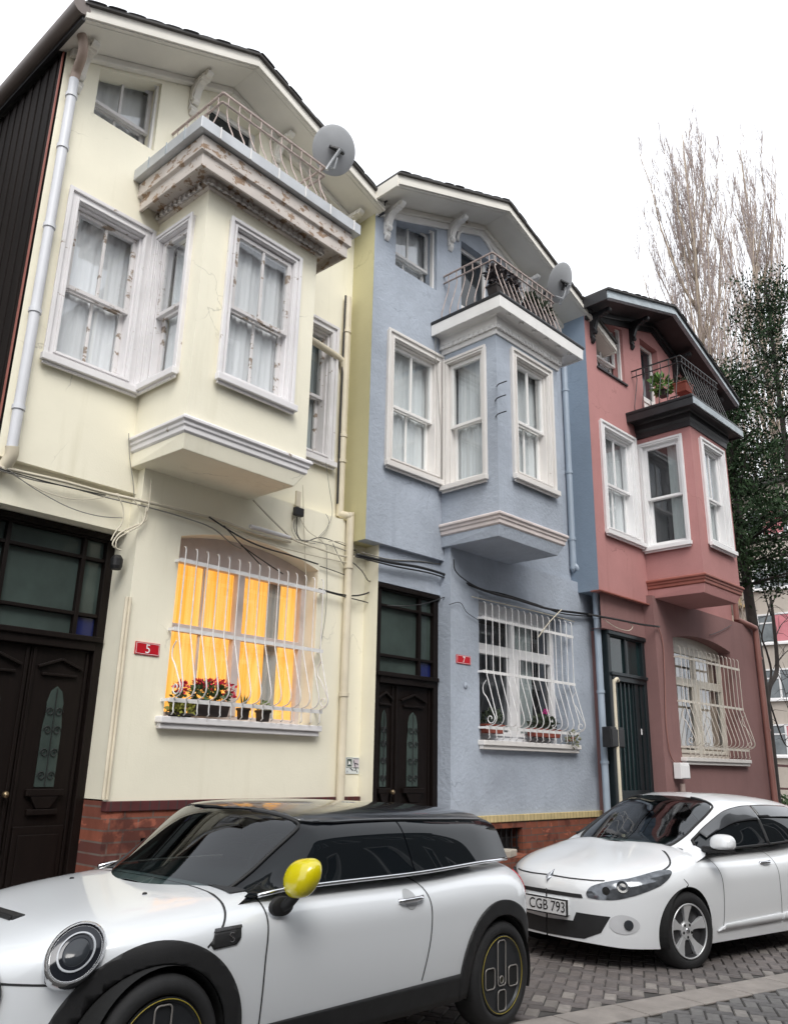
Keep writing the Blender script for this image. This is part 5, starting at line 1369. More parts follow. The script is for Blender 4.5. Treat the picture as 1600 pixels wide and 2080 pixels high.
def sticker():
    A = seen(0, 702, 1538, 6.016); B_ = seen(0, 728, 1572, 6.016); w_, h_ = B_.x-A.x, A.z-B_.z; cen = (A+B_)/2
    o = MB().box(-w_/2, w_/2, -.004, .003, -h_/2, h_/2).build('small_sign', M('sign_white', (.66, .70, .71), .4, 0, .05), None)
    o.location = cen; tag(o, 'small white sign with a green pictogram low on the yellow wall\'s corner', 'sign')
    X = lambda a: -w_/2+w_*a; Z = lambda b: h_/2-h_*b
    g = M('sign_green', (.008, .045, .035), .4, 0, .1); k = M('sign_ink', (.02, .025, .035), .4, 0, 0); p = M('sign_lilac', (.55, .50, .56), .4, 0, .05)
    MB().box(X(.05), X(.50), -.0052, -.0042, Z(.63), Z(.03)).build('green_square', g, o)
    f = MB(); ring(f, X(.08), X(.47), -.0062, -.0054, Z(.60), Z(.06), .006); f.poly([(X(.17), -.0062, Z(.5)), (X(.20), -.0062, Z(.18)), (X(.27), -.0062, Z(.30)), (X(.33), -.0062, Z(.18)), (X(.38), -.0062, Z(.5)), (X(.27), -.0062, Z(.40))]); f.build('pictogram', WTXT, o)
    l = MB(); l.box(X(.55), X(.97), -.0052, -.0042, Z(.10), Z(.06)); l.box(X(.55), X(.97), -.0052, -.0042, Z(.66), Z(.61)); l.bar((X(.58), -.0055, Z(.18)), (X(.85), -.0055, Z(.92)), .002, .008); l.bar((X(.33), -.0055, Z(.65)), (X(.55), -.0055, Z(.8)), .002, .01); l.bar((X(.12), -.0055, Z(.8)), (X(.13), -.0055, Z(.9)), .002, .01); l.bar((X(.68), -.0055, Z(.35)), (X(.92), -.0055, Z(.42)), .002, .01); l.box(X(.64), X(.72), -.0056, -.0046, Z(.82), Z(.75)); l.build('marks', k, o)
    MB().box(X(.56), X(.96), -.0041, -.0040, Z(.6), Z(.12)).build('lilac_panel', p, o)
sticker()
def wbox(i, c, px0, py0, px1, py1, dep, name, label, cat, mat, door=True, rotd=0):
    A = seen(i, px0, py0, c); B_ = seen(i, px1, py1, c); U, N = UN(i); w_ = (B_-A).dot(U); h_ = A.z-B_.z; cen = (A+B_)/2
    o = MB().box(-w_/2, w_/2, -dep, .0, -h_/2, h_/2).build(name, mat, None, (0, 0, 0), bevel=.008)
    o.location = cen; o.rotation_euler = (0, 0, ANG[i]); tag(o, label, cat)
    if door: MB().box(-w_/2+.012, w_/2-.012, -dep-.010, -dep-.0005, -h_/2+.012, h_/2-.03).build('lid', mat, o, bevel=.004)
    return o
mb = wbox(2, 5.53, 1366, 1549, 1386, 1582, .11, 'meter_box', 'white plastic meter box on the pink wall below the barred window', 'box', WHTP)
MB().tube([(0, -.05, -.17), (0, -.05, -.28)], .035, 10).build('cable_gland', M('gland', (.35, .27, .24), .6), mb)
lb = wbox(2, 5.74, 1221, 1476, 1251, 1519, .13, 'letter_box', 'black letter box beside the dark teal door', 'letter box', BLK)
wbox(2, 5.80, 1319, 1502, 1331, 1511, .015, 'door_bell', 'small black doorbell plate right of the dark teal door', 'doorbell', BLK, False)
wbox(1, 6.13, 908, 1112, 929, 1136, .10, 'junction_box', 'dark junction box under the blue house\'s bay corner', 'junction box', M('box_grey', (.10, .105, .11), .5))
tb = wbox(0, 5.99, 595, 1030, 611, 1052, .05, 'terminal_block', 'small black terminal block on the yellow wall under the bay', 'terminal block', BLK, False)
MB().box(-.035, .025, -.02, -.0, .06, .22).build('backing_board', PIPEC, tb)
A = seen(1, 945, 1392, 5.925)
ob = MB().lathe([(.032, 0), (.032, .008), (.026, .012), (.0, .014)], 20, Matrix.Translation(A) @ Matrix.Rotation(ANG[1], 4, 'Z') @ Matrix.Rotation(R(90), 4, 'X')).build('wall_button', BLU, None, tuple(A), smooth='auto'); ob.location = A; tag(ob, 'round blue-painted doorbell under the plate reading 7', 'doorbell')
for (px, py), which in zip(((1023, 776), (1021, 804), (1022, 837)), ('topmost', 'middle', 'lowest')):
    a = seen(1, px, py, 5.06); U, N = UN(1)
    o = MB().tube(crv([(0, -.14, 0), (.005, -.02, .0), (.075, .07, .01), (.095, .085, .03), (.10, .085, .09)], 4), .007, 8).build('iron_hook', DARKIR, None, smooth=True)
    o.location = a+N*.10-U*.0; o.rotation_euler = (0, 0, ANG[1]); tag(o, which+' of the three iron hooks beside the blue bay\'s front window', 'hook', 'iron hooks on the blue bay')

# ------------------------------------------------------------------ cables
def cable(i, pts, mat, r, label, group='cables slung along the house fronts'):
    P = [seen(i, a, b, c) for a, b, c in pts]; o0 = P[0]
    o = MB().tube(crv(P, 6), r, 6).build('cable', mat, None, tuple(o0), smooth=True); o.location = o0
    return tag(o, label, 'cable', group)
C = lambda L, c: [(a, b, c) for a, b in L]
cable(0, C([(-40, 938), (0, 948), (60, 962), (130, 978), (215, 1001)], 6.10)+C([(300, 1020), (380, 1040), (450, 1058), (520, 1084), (590, 1101)], 5.985), CABW, .014, 'thickest cream cable running along the yellow front above door and window')
cable(0, C([(-40, 944), (0, 955), (70, 975), (140, 989), (216, 1010)], 6.09)+C([(300, 1030), (370, 1050), (430, 1072), (470, 1104), (490, 1115)], 5.98), CABG, .006, 'grey wire below the thick cream cable on the yellow front')
cable(0, C([(5, 950), (45, 975), (95, 1000), (150, 1014), (200, 1012), (242, 1002)], 6.09), CABW, .004, 'thin cream wire sagging in a long loop over the dark double door')
cable(0, C([(15, 952), (70, 992), (140, 1030), (200, 1048), (250, 1052)], 6.08), CABG, .004, 'thin grey wire hanging lowest over the dark double door')
cable(0, C([(238, 1004), (250, 1030), (249, 1060), (234, 1082), (226, 1098)], 6.0), CABW, .006, 'cream wire dropping in a bow to the top right of the dark double door')
cable(0, C([(300, 1034), (296, 1058), (270, 1070), (243, 1084), (229, 1105), (238, 1115)], 5.98), CABW, .007, 'outer cream cable loop at the yellow door corner')
cable(0, C([(298, 1030), (290, 1062), (262, 1080), (240, 1094), (236, 1112), (247, 1118)], 5.97), CABW, .006, 'inner cream cable loop at the yellow door corner')
cable(0, C([(270, 1012), (285, 1035), (288, 1058)], 5.98), CABW, .005, 'short cream wire right of the door loops')
cable(0, C([(308, 975), (306, 1000), (302, 1030), (298, 1040)], 5.97), CABW, .006, 'short cream lead falling from the yellow bay underside')
cable(0, C([(262, 880), (264, 930), (271, 980), (273, 1012)], 6.09), CABG, .004, 'thin wire down the inner corner left of the yellow bay')
cable(0, C([(515, 1016), (545, 1048), (582, 1084), (600, 1098), (640, 1112), (690, 1128), (722, 1132), (770, 1133)], 5.96), CABW, .009, 'cream cable from the yellow bay underside to the blue house')
cable(0, C([(425, 1050), (480, 1086), (530, 1110), (590, 1128), (646, 1146)], 5.95), CABK, .008, 'black cable crossing the arch of the lamp-lit window')
cable(0, C([(455, 1068), (490, 1106), (530, 1148)], 5.95), CABK, .006, 'left of two short black cables hanging into the lamp-lit window')
cable(0, C([(490, 1108), (530, 1136), (575, 1166)], 5.95), CABK, .006, 'right of two short black cables hanging into the lamp-lit window')
cable(0, C([(648, 1196), (690, 1207), (722, 1210), (745, 1205), (762, 1196)], 5.95), CABK, .008, 'upper black cable from the lamp-lit window to the blue door')
cable(0, C([(648, 1198), (700, 1212), (740, 1222), (762, 1228)], 5.95)+C([(820, 1231), (870, 1224), (920, 1206)], 5.7), CABK, .006, 'lower black cable sagging across the blue house\'s dark door')
cable(0, C([(650, 1150), (680, 1160), (700, 1168)], 5.99), CABK, .005, 'short black cable right of the lamp-lit window')
cable(0, C([(662, 940), (668, 985), (675, 1040), (665, 1070), (648, 1090)], 5.99), CABG, .003, 'thin grey wire bowing down beside the yellow corner pipe')
cable(0, C([(615, 985), (617, 1050), (619, 1110), (622, 1190)], 5.99), CABW, .004, 'thin cream wire hanging straight over the lamp-lit window\'s right end')
cable(0, C([(663, 1105), (664, 1180), (661, 1250), (648, 1325)], 5.99), CABG, .003, 'thin grey wire hanging right of the lamp-lit window')
cable(0, C([(603, 1050), (604, 1085), (620, 1100), (650, 1092), (690, 1104), (724, 1120)], 5.98), CABK, .005, 'black wire from the terminal block to the cream corner pipe')
cable(0, C([(608, 1050), (625, 1078), (650, 1096), (664, 1112)], 5.97), CABW, .004, 'first thin cream wire under the terminal block')
cable(0, C([(598, 1050), (598, 1075), (612, 1098), (640, 1104)], 5.98), CABG, .004, 'thin grey wire looping under the terminal block')
cable(0, C([(714, 1140), (735, 1160), (748, 1180), (758, 1178), (760, 1194)], 5.93), CABK, .005, 'kinked black wire at the right corner of the yellow house')
o = MB().tube([seen(0, 508, 1069, 5.97), seen(0, 588, 1092, 5.97)], .022, 10).build('cable_sleeve', WHTY, None, (0, 0, 0), smooth='auto'); tag(o, 'short white conduit sleeve above the lamp-lit window', 'conduit')
for L_, r_, lb_ in (([(724, 1126), (790, 1142), (850, 1152), (905, 1168), (985, 1200), (1050, 1218), (1110, 1236), (1165, 1244), (1200, 1248)], .016, 'thick black cable bundle across the blue front'),
                    ([(722, 1130), (800, 1150), (880, 1166), (950, 1192), (1020, 1206), (1090, 1228), (1140, 1246), (1200, 1252)], .009, 'black cable twisted under the thick bundle on the blue front')):
    cable(1, C(L_[:4], 6.02)+C(L_[4:], 5.87), CABK, r_, lb_)
cable(1, C([(735, 1122), (790, 1136), (850, 1140), (905, 1146), (930, 1135)], 6.08), CABG, .006, 'grey wire along the blue door lintel')
cable(1, C([(921, 1136), (925, 1160), (950, 1182), (985, 1200)], 5.88), CABK, .007, 'black lead from the junction box to the cable bundle')
cable(1, C([(912, 1228), (934, 1224), (948, 1244), (972, 1260)], 5.90), CABK, .004, 'short black wire left of the barred blue window')
cable(1, C([(958, 1212), (1010, 1224), (1080, 1240), (1166, 1263)], 5.90), CABW, .006, 'pale rod fixed along the top of the barred blue window')
cable(1, C([(1092, 1295), (1115, 1264), (1140, 1238)], 5.84), CABW, .008, 'slanting pale stick at the top of the barred blue window')
cable(1, C([(893, 650), (884, 700), (890, 800), (896, 900), (896, 985)], 5.98), CABG, .003, 'thin wire hanging left of the blue bay')
cable(2, C([(1195, 1248), (1250, 1258), (1300, 1268), (1338, 1273)], 5.50), CABK, .014, 'thick black cable bundle across the pink front')
cable(2, C([(1220, 1254), (1250, 1274), (1275, 1281), (1284, 1272), (1272, 1262)], 5.52), CABW, .005, 'drooping pale loop of wire over the teal door')
cable(2, C([(1336, 1274), (1346, 1310), (1350, 1400), (1352, 1470), (1360, 1530), (1370, 1548)], 5.525), PIPER, .009, 'red-brown cable falling to the white meter box')
cable(2, C([(1484, 1270), (1460, 1283), (1440, 1290)], 5.52), CABK, .006, 'short dark wire under the pink bay')

for L_, c_, m_, r_, lb_ in (
    ([(590, 1096), (640, 1100), (700, 1118), (770, 1150)], 5.97, CABG, .004, 'thin grey wire from the white sleeve to the blue lintel'),
    ([(420, 1052), (520, 1096), (610, 1122), (690, 1140), (724, 1146)], 5.96, CABW, .006, 'cream wire running just above the lamp-lit window arch'),
    ([(650, 1092), (664, 1076), (668, 1058), (662, 1044)], 5.985, CABG, .003, 'small arc of wire right of the terminal block'),
    ([(668, 1100), (690, 1100), (716, 1112), (740, 1124)], 5.97, CABW, .005, 'short cream wire crossing the corner pipe'),
    ([(600, 1050), (592, 1072), (604, 1096), (628, 1102)], 5.975, CABW, .003, 'second thin cream wire under the terminal block'),
    ([(676, 1104), (688, 1130), (700, 1150)], 5.985, CABG, .004, 'short slanting grey wire left of the corner pipe'),
    ([(0, 952), (120, 985), (215, 1006)], 6.085, CABK, .005, 'thin black wire beside the thick cream cable over the dark door')):
    cable(0, C(L_, c_), m_, r_, lb_)

# ------------------------------------------------------------------ plants
def leafy(name, cen, rx, ry, rz, n, sz, mat, parent=None, off=(0, 0, 0), up=.3):
    m = MB()
    for k in range(n):
        while True:
            v = Vector((rnd.uniform(-1, 1), rnd.uniform(-1, 1), rnd.uniform(-1, 1)))
            if v.length < 1: break
        p = Vector(cen)+Vector((v.x*rx, v.y*ry, v.z*rz)); d = (Vector((v.x, v.y, v.z+up))+Vector((rnd.gauss(0, .5), rnd.gauss(0, .5), rnd.gauss(0, .4)))).normalized()
        s = d.cross(Vector((rnd.gauss(0, 1), rnd.gauss(0, 1), rnd.gauss(0, 1)))).normalized(); l = sz*rnd.uniform(.6, 1.3)
        m.add([p, p+d*l*.5+s*l*.32, p+d*l, p+d*l*.5-s*l*.32], [(0, 1, 2, 3)])
    return m.build(name, mat, parent, off)
def pot_plant(i, c, px, py, w_, d_, h_, label, potm, parts, group):
    """px, py: middle of the pot's foot"""
    base = seen(i, px, py, c); root = empty('potted_plant', base, ANG[i], 0, label, 'potted plant', group)
    m = MB(); a = [(-w_/2*.86, -d_/2*.86, 0), (w_/2*.86, -d_/2*.86, 0), (w_/2*.86, d_/2*.86, 0), (-w_/2*.86, d_/2*.86, 0)]; b = [(-w_/2, -d_/2, h_), (w_/2, -d_/2, h_), (w_/2, d_/2, h_), (-w_/2, d_/2, h_)]
    m.prism(a, b); p = m.build('pot', potm, root, bevel=.006)
    MB().box(-w_/2-.006, w_/2+.006, -d_/2-.006, d_/2+.006, h_-.02, h_+.002).build('rim', potm, p, bevel=.004)
    for nm, cen, r3, n, sz, mat in parts: leafy(nm, cen, *r3, n, sz, mat, root)
    return root
g5 = 'pots on the lamp-lit window sill'; g7 = 'planters on the barred blue window sill'
pot_plant(0, 6.03, 422, 1455, .40, .12, .13, 'long dark trough of red geraniums in the middle of the lamp-lit sill', POTB, [('foliage', (0, 0, .19), (.21, .07, .08), 260, .05, LEAF), ('flowers', (.02, -.03, .275), (.21, .06, .035), 150, .036, FLWR), ('side_flowers', (.20, -.03, .22), (.06, .04, .05), 36, .034, FLWR)], g5)
pot_plant(0, 6.03, 360, 1448, .12, .10, .10, 'small pot with a few red blooms at the left end of the lamp-lit sill', POTB, [('foliage', (0, 0, .12), (.06, .05, .05), 50, .04, LEAF), ('flowers', (0, -.03, .21), (.06, .04, .045), 90, .036, FLWR)], g5)
pot_plant(0, 5.96, 365, 1456, .22, .06, .03, 'low yellow-green plant in a flat tray at the left end of the lamp-lit sill', POTB, [('foliage', (0, 0, .06), (.12, .04, .045), 110, .045, LEAFY)], g5)
a1_ = pot_plant(0, 6.0, 493, 1462, .085, .085, .10, 'small dark pot of spiky aloe on the lamp-lit sill', POTB, [], g5)
m = MB()
for k in range(9):
    q = k*2.4; l = .11+.05*rnd.random(); d = Vector((math.cos(q)*.28, math.sin(q)*.28, 1)).normalized(); s = Vector((-math.sin(q), math.cos(q), 0))*.010
    b = Vector((math.cos(q)*.012, math.sin(q)*.012, .10)); m.poly([b-s, b+s, b+d*l*.6+s*.6, b+d*l, b+d*l*.6-s*.6])
m.build('leaves', LEAF, a1_)
pot_plant(0, 6.0, 533, 1466, .10, .10, .10, 'small brown pot of pale succulent, rightmost on the lamp-lit sill', POTB, [('foliage', (0, 0, .13), (.05, .05, .05), 60, .04, M('succulent', (.17, .24, .09), .5, 0, .2))], g5)
pot_plant(1, 6.0, 1000, 1490, .33, .12, .10, 'left terracotta planter with dark leaves on the barred blue window sill', POTT, [('foliage', (-.02, 0, .17), (.16, .08, .09), 150, .055, LEAFD)], g7)
pot_plant(1, 6.0, 1105, 1498, .62, .12, .10, 'long terracotta planter with one magenta bloom on the barred blue window sill', POTT, [('foliage', (0, 0, .16), (.30, .08, .08), 260, .055, LEAFD), ('flowers', (-.03, -.05, .31), (.022, .02, .022), 26, .03, FLWP)], g7)
pot_plant(1, 5.86, 1158, 1506, .10, .08, .05, 'dry straggling plant at the right end of the barred blue window sill', POTT, [('foliage', (.0, -.03, .03), (.13, .05, .10), 90, .045, M('dry_leaf', (.24, .25, .16), .6, 0, .3))], g7)
gb_ = 'plants on the balconies'
pot_plant(1, 5.32, 1022, 612, .50, .16, .12, 'dark purple bushy plant at the front corner of the blue balcony', POTB, [('foliage', (0, 0, .26), (.30, .10, .17), 520, .07, M('purple_leaf', (.03, .022, .024), .6, 0, .4))], gb_)
pot_plant(1, 5.32, 1090, 650, .60, .16, .12, 'trough of dusty green plants along the front of the blue balcony', POTB, [('foliage', (0, 0, .18), (.36, .09, .12), 420, .07, LEAFD)], gb_)
pot_plant(2, 5.30, 1346, 806, .16, .14, .10, 'bright leafy green plant on the pink house\'s balcony', POTB, [('foliage', (0, 0, .20), (.22, .12, .13), 150, .10, M('bright_leaf', (.10, .20, .04), .5, 0, .3))], gb_)
pot_plant(2, 5.05, 1388, 800, .26, .22, .16, 'red-brown pot with a small plant on the pink house\'s balcony', POTT, [('foliage', (0, 0, .20), (.10, .08, .06), 60, .06, LEAFD)], gb_)

# ------------------------------------------------------------------ background: apartment block, trees, hedge
def onx(px, py, X):
    d = CR*((px-800)/FPX)-CU*((py-1040)/FPX)+CF; p = d*(X/d.x); return Vector((p.x, p.y, p.z+CAMZ))
def apartment():
    X = 36.0; g = gz(X); y1 = onx(1500, 1300, X).y+1; y0 = y1-11; zt = onx(1560, 985, X).z
    root = empty('apartment_block', (X+4, (y0+y1)/2, g), 0, 0, 'pale beige apartment block with pink-curtained windows behind the trees', 'building'); off = (X+4, (y0+y1)/2, g)
    wm = stucco('beige_render', (.55, .49, .43), (.42, .37, .32), .2, 12, .15)
    MB().box(X, X+8, y0, y1, g-.5, zt).build('wall', wm, root, off)
    MB().box(X-.3, X+8.3, y0-.3, y1+.3, zt+.001, zt+.25).build('roof', TILE, root, off)
    pk = M('pink_blind', (.62, .22, .25), .7, 0, .15); rows = []
    for py in (1245, 1358, 1471):
        rows.append(onx(1575, py, X).z)
    fh = rows[0]-rows[1]
    rows = [rows[0]+fh*2, rows[0]+fh]+rows
    yb = onx(1540, 1300, X).y
    for r_, z in enumerate(rows):
        for k in range(4):
            ya = yb-k*2.05
            if ya-1.7 < y0: continue
            f = MB(); T = lambda s, d, zz: (X+d, -s, zz)
            f.T = T; ring(f, -ya, -ya+1.75, -.03, .03, z-1.25, z, .07); f.box(-ya+.62, -ya+.70, -.025, .03, z-1.18, z-.07); f.box(-ya+.07, -ya+.62, -.02, .03, z-.42, z-.36)
            w_ = f.build('window', WHTP, root, off)
            MB(T).box(-ya+.07, -ya+1.68, -.006, .001, z-1.18, z-.07).build('pane', M('far_pane', (.16, .18, .19), .1, 0, .3), w_, off)
            if (k+r_) % 2 == 0 or r_ == 2: MB(T).box(-ya+.70, -ya+1.5, -.012, -.0065, z-1.17, z-.08).build('blind', pk, w_, off)
            MB(T).box(-ya-.1, -ya+1.85, -.12, -.031, z-1.32, z-1.25).build('sill', WHTP, w_, off)
        yl = yb+.35
        b = MB(); b.box(X-.75, X, yl, yl+1.2, z-1.95, z-1.85); b.box(X-.75, X-.70, yl, yl+1.2, z-1.84, z-1.2)
        bo = b.build('balcony', M('balcony_ochre', (.45, .33, .17), .7, 0, .2), root, off)
apartment()

def tubes_tree(base, segs, name_trunk, mat, root, off):
    m = MB()
    for P, r0, r1, n in segs: m.tube(P, r0, n, False, r1)
    return m.build(name_trunk, mat, root, off, smooth=True)
def poplar(base, H_, seed, label, spread=1.0):
    r = random.Random(seed); root = empty('bare_poplar', base, 0, 0, label, 'tree', 'bare poplars beyond the roofs'); off = tuple(base)
    bark = M('poplar_bark', (.40, .325, .25), .85, 0, .25, 3); twig = M('poplar_twig', (.35, .285, .265), .85, 0, .25, 3)
    b = Vector(base); m = MB()
    tr = crv([b, b+Vector((.1, .05, H_*.25)), b+Vector((-.1, .1, H_*.5)), b+Vector((0, 0, H_*.78)), b+Vector((.05, 0, H_))], 6)
    m.tube(tr, .30, 8, False, .02); m.build('trunk', bark, root, off, smooth=True)
    lm, tw = MB(), MB()
    for k in range(92):
        t = .14+.66*(k/92)**.9; i_ = int(t*(len(tr)-1)); p = Vector(tr[i_]); az = r.uniform(0, 6.283); L_ = min(H_*(.36*(1-t)+.13)*r.uniform(.7, 1.2), H_*(1.0-t)*r.uniform(.85, 1.02))
        out = Vector((math.cos(az), math.sin(az), 0)); rad = spread*L_*.24*r.uniform(.3, 1.2)*(1.15-.5*t)
        pts = [p+out*rad*(f**.62)+Vector((r.gauss(0, .09), r.gauss(0, .09), 0))*(f > .1)+Vector((0, 0, L_*f)) for f in (0, .12, .3, .5, .75, 1)]
        big = k % 4 == 0
        lm.tube(pts, .085 if big else .038, 5, False, .006)
        for j in range(15):
            f = r.uniform(.12, .98); q = pts[0].lerp(pts[-1], f); idx = f*5; a_ = int(min(4, idx)); fs_ = (0, .12, .3, .5, .75, 1); 
            for a_ in range(5):
                if fs_[a_] <= f <= fs_[a_+1]: break
            q = pts[a_].lerp(pts[a_+1], (f-fs_[a_])/(fs_[a_+1]-fs_[a_]))
            z2 = r.uniform(0, 6.283); o2 = Vector((math.cos(z2), math.sin(z2), 0)); l2 = r.uniform(.7, 2.1)*(1.2-f*.5)
            pp = [q, q+o2*l2*.16+Vector((0, 0, l2*.4)), q+o2*l2*.24+Vector((0, 0, l2))]
            tw.tube(pp, .018, 3, False, .007)
            for e in range(4):
                g_ = r.uniform(.2, .9); q2 = pp[0].lerp(pp[2], g_); z3 = r.uniform(0, 6.283); o3 = Vector((math.cos(z3), math.sin(z3), 0)); l3 = r.uniform(.3, .8)
                tw.tube([q2, q2+o3*l3*.25+Vector((0, 0, l3))], .011, 3, False, .006)
    lm.build('limbs', bark, root, off, smooth=True); tw.build('twigs', twig, root, off)
pb = seen(2, 1438, 800, 14.0); top = seen(2, 1400, 262, 14.0)
poplar((pb.x, pb.y, gz(pb.x)), (top.z-gz(pb.x))*.97, 3, 'tall bare poplar standing behind the pink roof, the wider of the two', 1.35)
pb = seen(2, 1552, 700, 15.5); top = seen(2, 1508, 305, 15.5)
poplar((pb.x, pb.y, gz(pb.x)), top.z-gz(pb.x), 11, 'tall bare poplar behind the dark evergreen, at the right edge', 1.25)

def evergreen(base, H_, label, wid=2.5, low=.26, seed=5):
    r = random.Random(seed); root = empty('evergreen_tree', base, 0, 0, label, 'tree', 'dark evergreens beside the pink house'); off = tuple(base); b = Vector(base)
    bk = M('dark_bark', (.035, .028, .024), .9, 0, .4, 8, .5, 20)
    tr = crv([b, b+Vector((.05, -.05, H_*.3)), b+Vector((-.05, 0, H_*.6)), b+Vector((.05, 0, H_*.97))], 8)
    MB().tube(tr, .20, 10, False, .03).build('trunk', bk, root, off, smooth=True)
    lm, lf = MB(), MB()
    for k in range(78):
        t = low+(.98-low)*k/78; p = Vector(tr[int(t*(len(tr)-1))]); az = k*2.399+r.uniform(-.4, .4); L_ = (wid*(1-((t-low)/(1.02-low))**1.25)+.25)*r.uniform(.75, 1.15)
        out = Vector((math.cos(az), math.sin(az), .12+.5*(t > .75))); out.normalize()
        pts = [p, p+out*L_*.5+Vector((0, 0, .08)), p+out*L_+Vector((0, 0, .16))]
        lm.tube(pts, .045*(1.3-t), 5, False, .008)
        for j in range(int(5+L_*6.5)):
            f = r.uniform(.12, 1.03) if r.random() < .8 else 1; q = p.lerp(pts[2], f)+Vector((r.gauss(0, .16), r.gauss(0, .16), r.gauss(0, .15)))
            for e in range(17):
                v = Vector((r.gauss(0, .13), r.gauss(0, .13), r.gauss(0, .13))); a_ = q+v; d = (v.normalized()+Vector((0, 0, .4))+Vector((r.gauss(0, .4), r.gauss(0, .4), r.gauss(0, .3)))).normalized()
                s_ = d.cross(Vector((r.gauss(0, 1), r.gauss(0, 1), r.gauss(0, 1)))).normalized(); l = r.uniform(.07, .14)
                lf.add([a_, a_+d*l*.5+s_*l*.23, a_+d*l, a_+d*l*.5-s_*l*.23], [(0, 1, 2, 3)])
    lm.build('limbs', bk, root, off, smooth=True)
    t = NT('evergreen_leaf'); c = t.mix(t.ramp(t.noise(1.2, 4), .35, .65), (.010, .021, .010), (.034, .062, .026)); t.base(c); t.set(Roughness=.75, Specular_IOR_Level=.12)
    lf.build('crown', t.m, root, off)
et = seen(2, 1548, 540, 7.6)
evergreen((et.x, et.y, gz(et.x)), et.z-gz(et.x), 'tall conical dark evergreen with its tip above the pink eaves', 3.1, .50)
eb = seen(2, 1524, 1260, 7.0); et = seen(2, 1488, 760, 7.0)
evergreen((eb.x, eb.y, gz(eb.x)), et.z-gz(eb.x), 'lower slim dark evergreen close beside the pink wall', 1.4, .60, 8)

def small_tree():
    r = random.Random(9); b = seen(2, 1556, 1560, 7.4); b = Vector((b.x, b.y, gz(b.x))); root = empty('bare_tree', b, 0, 0, 'thin bare crooked tree in front of the apartment block', 'tree'); off = tuple(b)
    S = lambda L_: [seen(2, x, y, 7.4) for x, y in L_]; m = MB()
    m.tube([b]+crv(S([(1553, 1480), (1560, 1400), (1574, 1372), (1577, 1340), (1570, 1262), (1564, 1215)]), 4), .075, 8, False, .035)
    m.build('trunk', M('dark_twig', (.04, .032, .028), .9, 0, .3, 8), root, off, smooth=True)
    m = MB()
    for L_, q in (([(1562, 1390), (1565, 1360), (1555, 1320), (1546, 1290), (1560, 1240), (1566, 1210)], .03), ([(1574, 1350), (1590, 1330), (1603, 1318)], .02), ([(1560, 1420), (1580, 1480), (1592, 1510), (1604, 1520)], .022), ([(1572, 1300), (1585, 1270), (1600, 1255)], .015), ([(1566, 1230), (1580, 1190), (1575, 1150)], .02), ([(1546, 1290), (1538, 1270), (1532, 1240)], .015), ([(1565, 1250), (1550, 1200), (1540, 1150)], .02), ([(1580, 1370), (1592, 1400), (1600, 1440)], .012), ([(1558, 1440), (1545, 1460), (1540, 1500)], .014), ([(1576, 1340), (1592, 1370), (1604, 1380)], .012)):
        P = crv(S(L_), 4); m.tube(P, q, 6, False, q*.4)
        for k in range(7):
            p = P[r.randrange(2, len(P))]; d = Vector((r.gauss(0, 1), r.gauss(0, 1), r.uniform(-.3, 1))).normalized()*r.uniform(.3, .8); m.tube([p, p+d*.5+Vector((0, 0, .05)), p+d], .007, 4, False, .003)
    m.build('limbs', M('dark_twig2', (.045, .036, .032), .9, 0, .3, 8), root, off, smooth=True)
small_tree()
hb = seen(2, 1590, 1590, 9.0); hb = Vector((hb.x, hb.y, gz(hb.x)))
hroot = empty('hedge', hb, 0, 0, 'low green hedge at the foot of the apartment block', 'hedge')
leafy('foliage', (1.5, -.3, .75), 3.6, .9, .85, 2600, .13, LEAF, hroot)
MB().tube([(-1, 0, 0), (0, 0, .5), (2.5, -.3, .6)], .03, 6).build('stem', M('hedge_stem', (.04, .03, .025), .9), hroot)
def fence():
    p = seen(2, 1560, 1552, 8.2); q = p+Vector((4.5, -.9, -.1)); p = p-Vector((1.2, -.2, 0)); root = empty('iron_fence', (p.x, p.y, gz(p.x)), 0, 0, 'dark red rail fence in front of the hedge', 'fence'); off = (p.x, p.y, gz(p.x))
    mt = M('rusty_red', (.10, .03, .028), .6, 0, .2)
    MB().bar(p, q, .05, .06).build('rail', mt, root, off); MB().bar(p-Vector((0, 0, .55)), q-Vector((0, 0, .55)), .05, .05).build('rail', mt, root, off)
    for k in range(5):
        t = p.lerp(q, k/4); MB().bar((t.x, t.y, gz(t.x)-.1), (t.x, t.y, t.z+.05), .05, .05).build('post', mt, root, off)
fence()
# blocks lying on the pavement between the cars
for (px, py, c, s3, lb_) in ((1028, 1734, 5.62, (.26, .16, .07), 'pale loose paving block lying between the two cars'),):
    p = seen(1, px, py, c); o = MB().box(-s3[0]/2, s3[0]/2, -s3[1]/2, s3[1]/2, 0, s3[2]).build('paving_block', M('loose_block', (.42, .38, .32), .9, 0, .2, 9, .3, 60), None, bevel=.01); o.location = (p.x, p.y, p.z-.03); o.rotation_euler = (0, 0, .3); tag(o, lb_, 'block')
    bq = MB().box(-.4, .5, -.12, .30, -.9, -.032).build('brick_pier', BRKB, None); bq.location = (p.x, p.y, p.z); tag(bq, 'low dark brick pier under the loose paving block', 'pier')
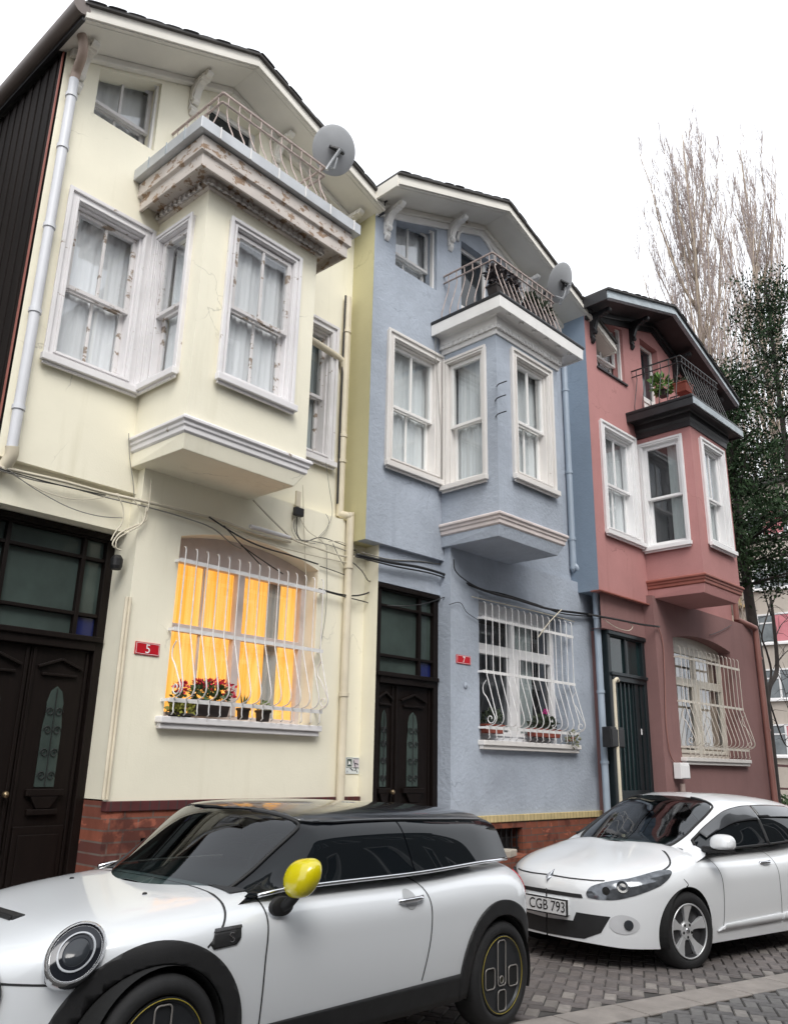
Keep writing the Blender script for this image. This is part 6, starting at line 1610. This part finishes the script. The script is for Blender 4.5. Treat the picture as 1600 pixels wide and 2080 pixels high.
# ------------------------------------------------------------------ the other side of the street (seen mirrored in the car windows)
def across(x0, x1, y, hgt, mat, label):
    cx = (x0+x1)/2; root = empty('town_house', (cx, y-3, gz(cx)), 0, 0, label, 'house', 'houses across the street'); off = (cx, y-3, gz(cx))
    T = lambda s, d, z: (s, y-d, z); m = MB(T); n = int((x1-x0)/2.2); hs_ = []
    for f in range(int(hgt/3)):
        for k in range(n):
            a = x0+.7+k*(x1-x0-.6)/n; z = .9+f*3; hs_.append([(a, z), (a+1.0, z), (a+1.0, z+1.6), (a, z+1.6)])
    m.holes([(x0, -.6), (x1, -.6), (x1, hgt), (x0, hgt)], hs_, lambda a, b: (a, 0, b)); m.build('wall', mat, root, off)
    MB(T).box(x0, x1, .12, 6, -.6, hgt-.01).build('inner_wall', ROOM, root, off); MB(T).box(x0-.1, x1+.1, -.35, 6.1, hgt, hgt+.25).build('roof', TILE, root, off)
    for q in hs_:
        f = MB(T); ring(f, q[0][0], q[1][0], -.02, .1, q[0][1], q[2][1], .07); f.build('window', WHT, root, off)
across(-9, 1.5, -3.6, 8.5, M('grey_render', (.10, .10, .10), .9, 0, .1), 'grey house across the street, mirrored in the car glass')
across(1.6, 9.2, -3.9, 6.5, M('brown_render', (.10, .085, .075), .9, 0, .1), 'brown house across the street, mirrored in the car glass')
across(9.3, 24, -4.3, 13.5, M('tan_render', (.085, .08, .072), .9, 0, .1), 'tan house across the street, mirrored in the car glass')
def set_back():  # unseen house, added so the windscreen mirrors something dark
    x0, x1, y, hgt = -11.0, 1.9, 8.2, 7.5; cx = (x0+x1)/2; root = empty('town_house', (cx, y+3, gz(cx)), 0, 0, 'unseen dark house added left of the yellow one to darken the windscreen reflection', 'house', 'houses across the street'); off = (cx, y+3, gz(cx))
    T = lambda s, d, z: (s, y+d, z); m = MB(T); hs_ = [[(a, z), (a+1, z), (a+1, z+1.6), (a, z+1.6)] for a in (-9.5, -7, -4.5, -2, .2) for z in (1.2, 4.4)]
    m.holes([(x0, -.6), (x1, -.6), (x1, hgt), (x0, hgt)], hs_, lambda a, b: (a, 0, b)); m.build('wall', M('dark_render', (.11, .095, .08), .9, 0, .1), root, off)
    MB(T).box(x0, x1, .12, 5, -.6, hgt-.01).build('inner_wall', ROOM, root, off); MB(T).box(x0-.1, x1, -.35, 5.1, hgt, hgt+.2).build('roof', TILE, root, off)
    for q in hs_:
        f = MB(T); ring(f, q[0][0], q[1][0], -.02, .1, q[0][1], q[2][1], .07); f.build('window', WHT, root, off)
set_back()
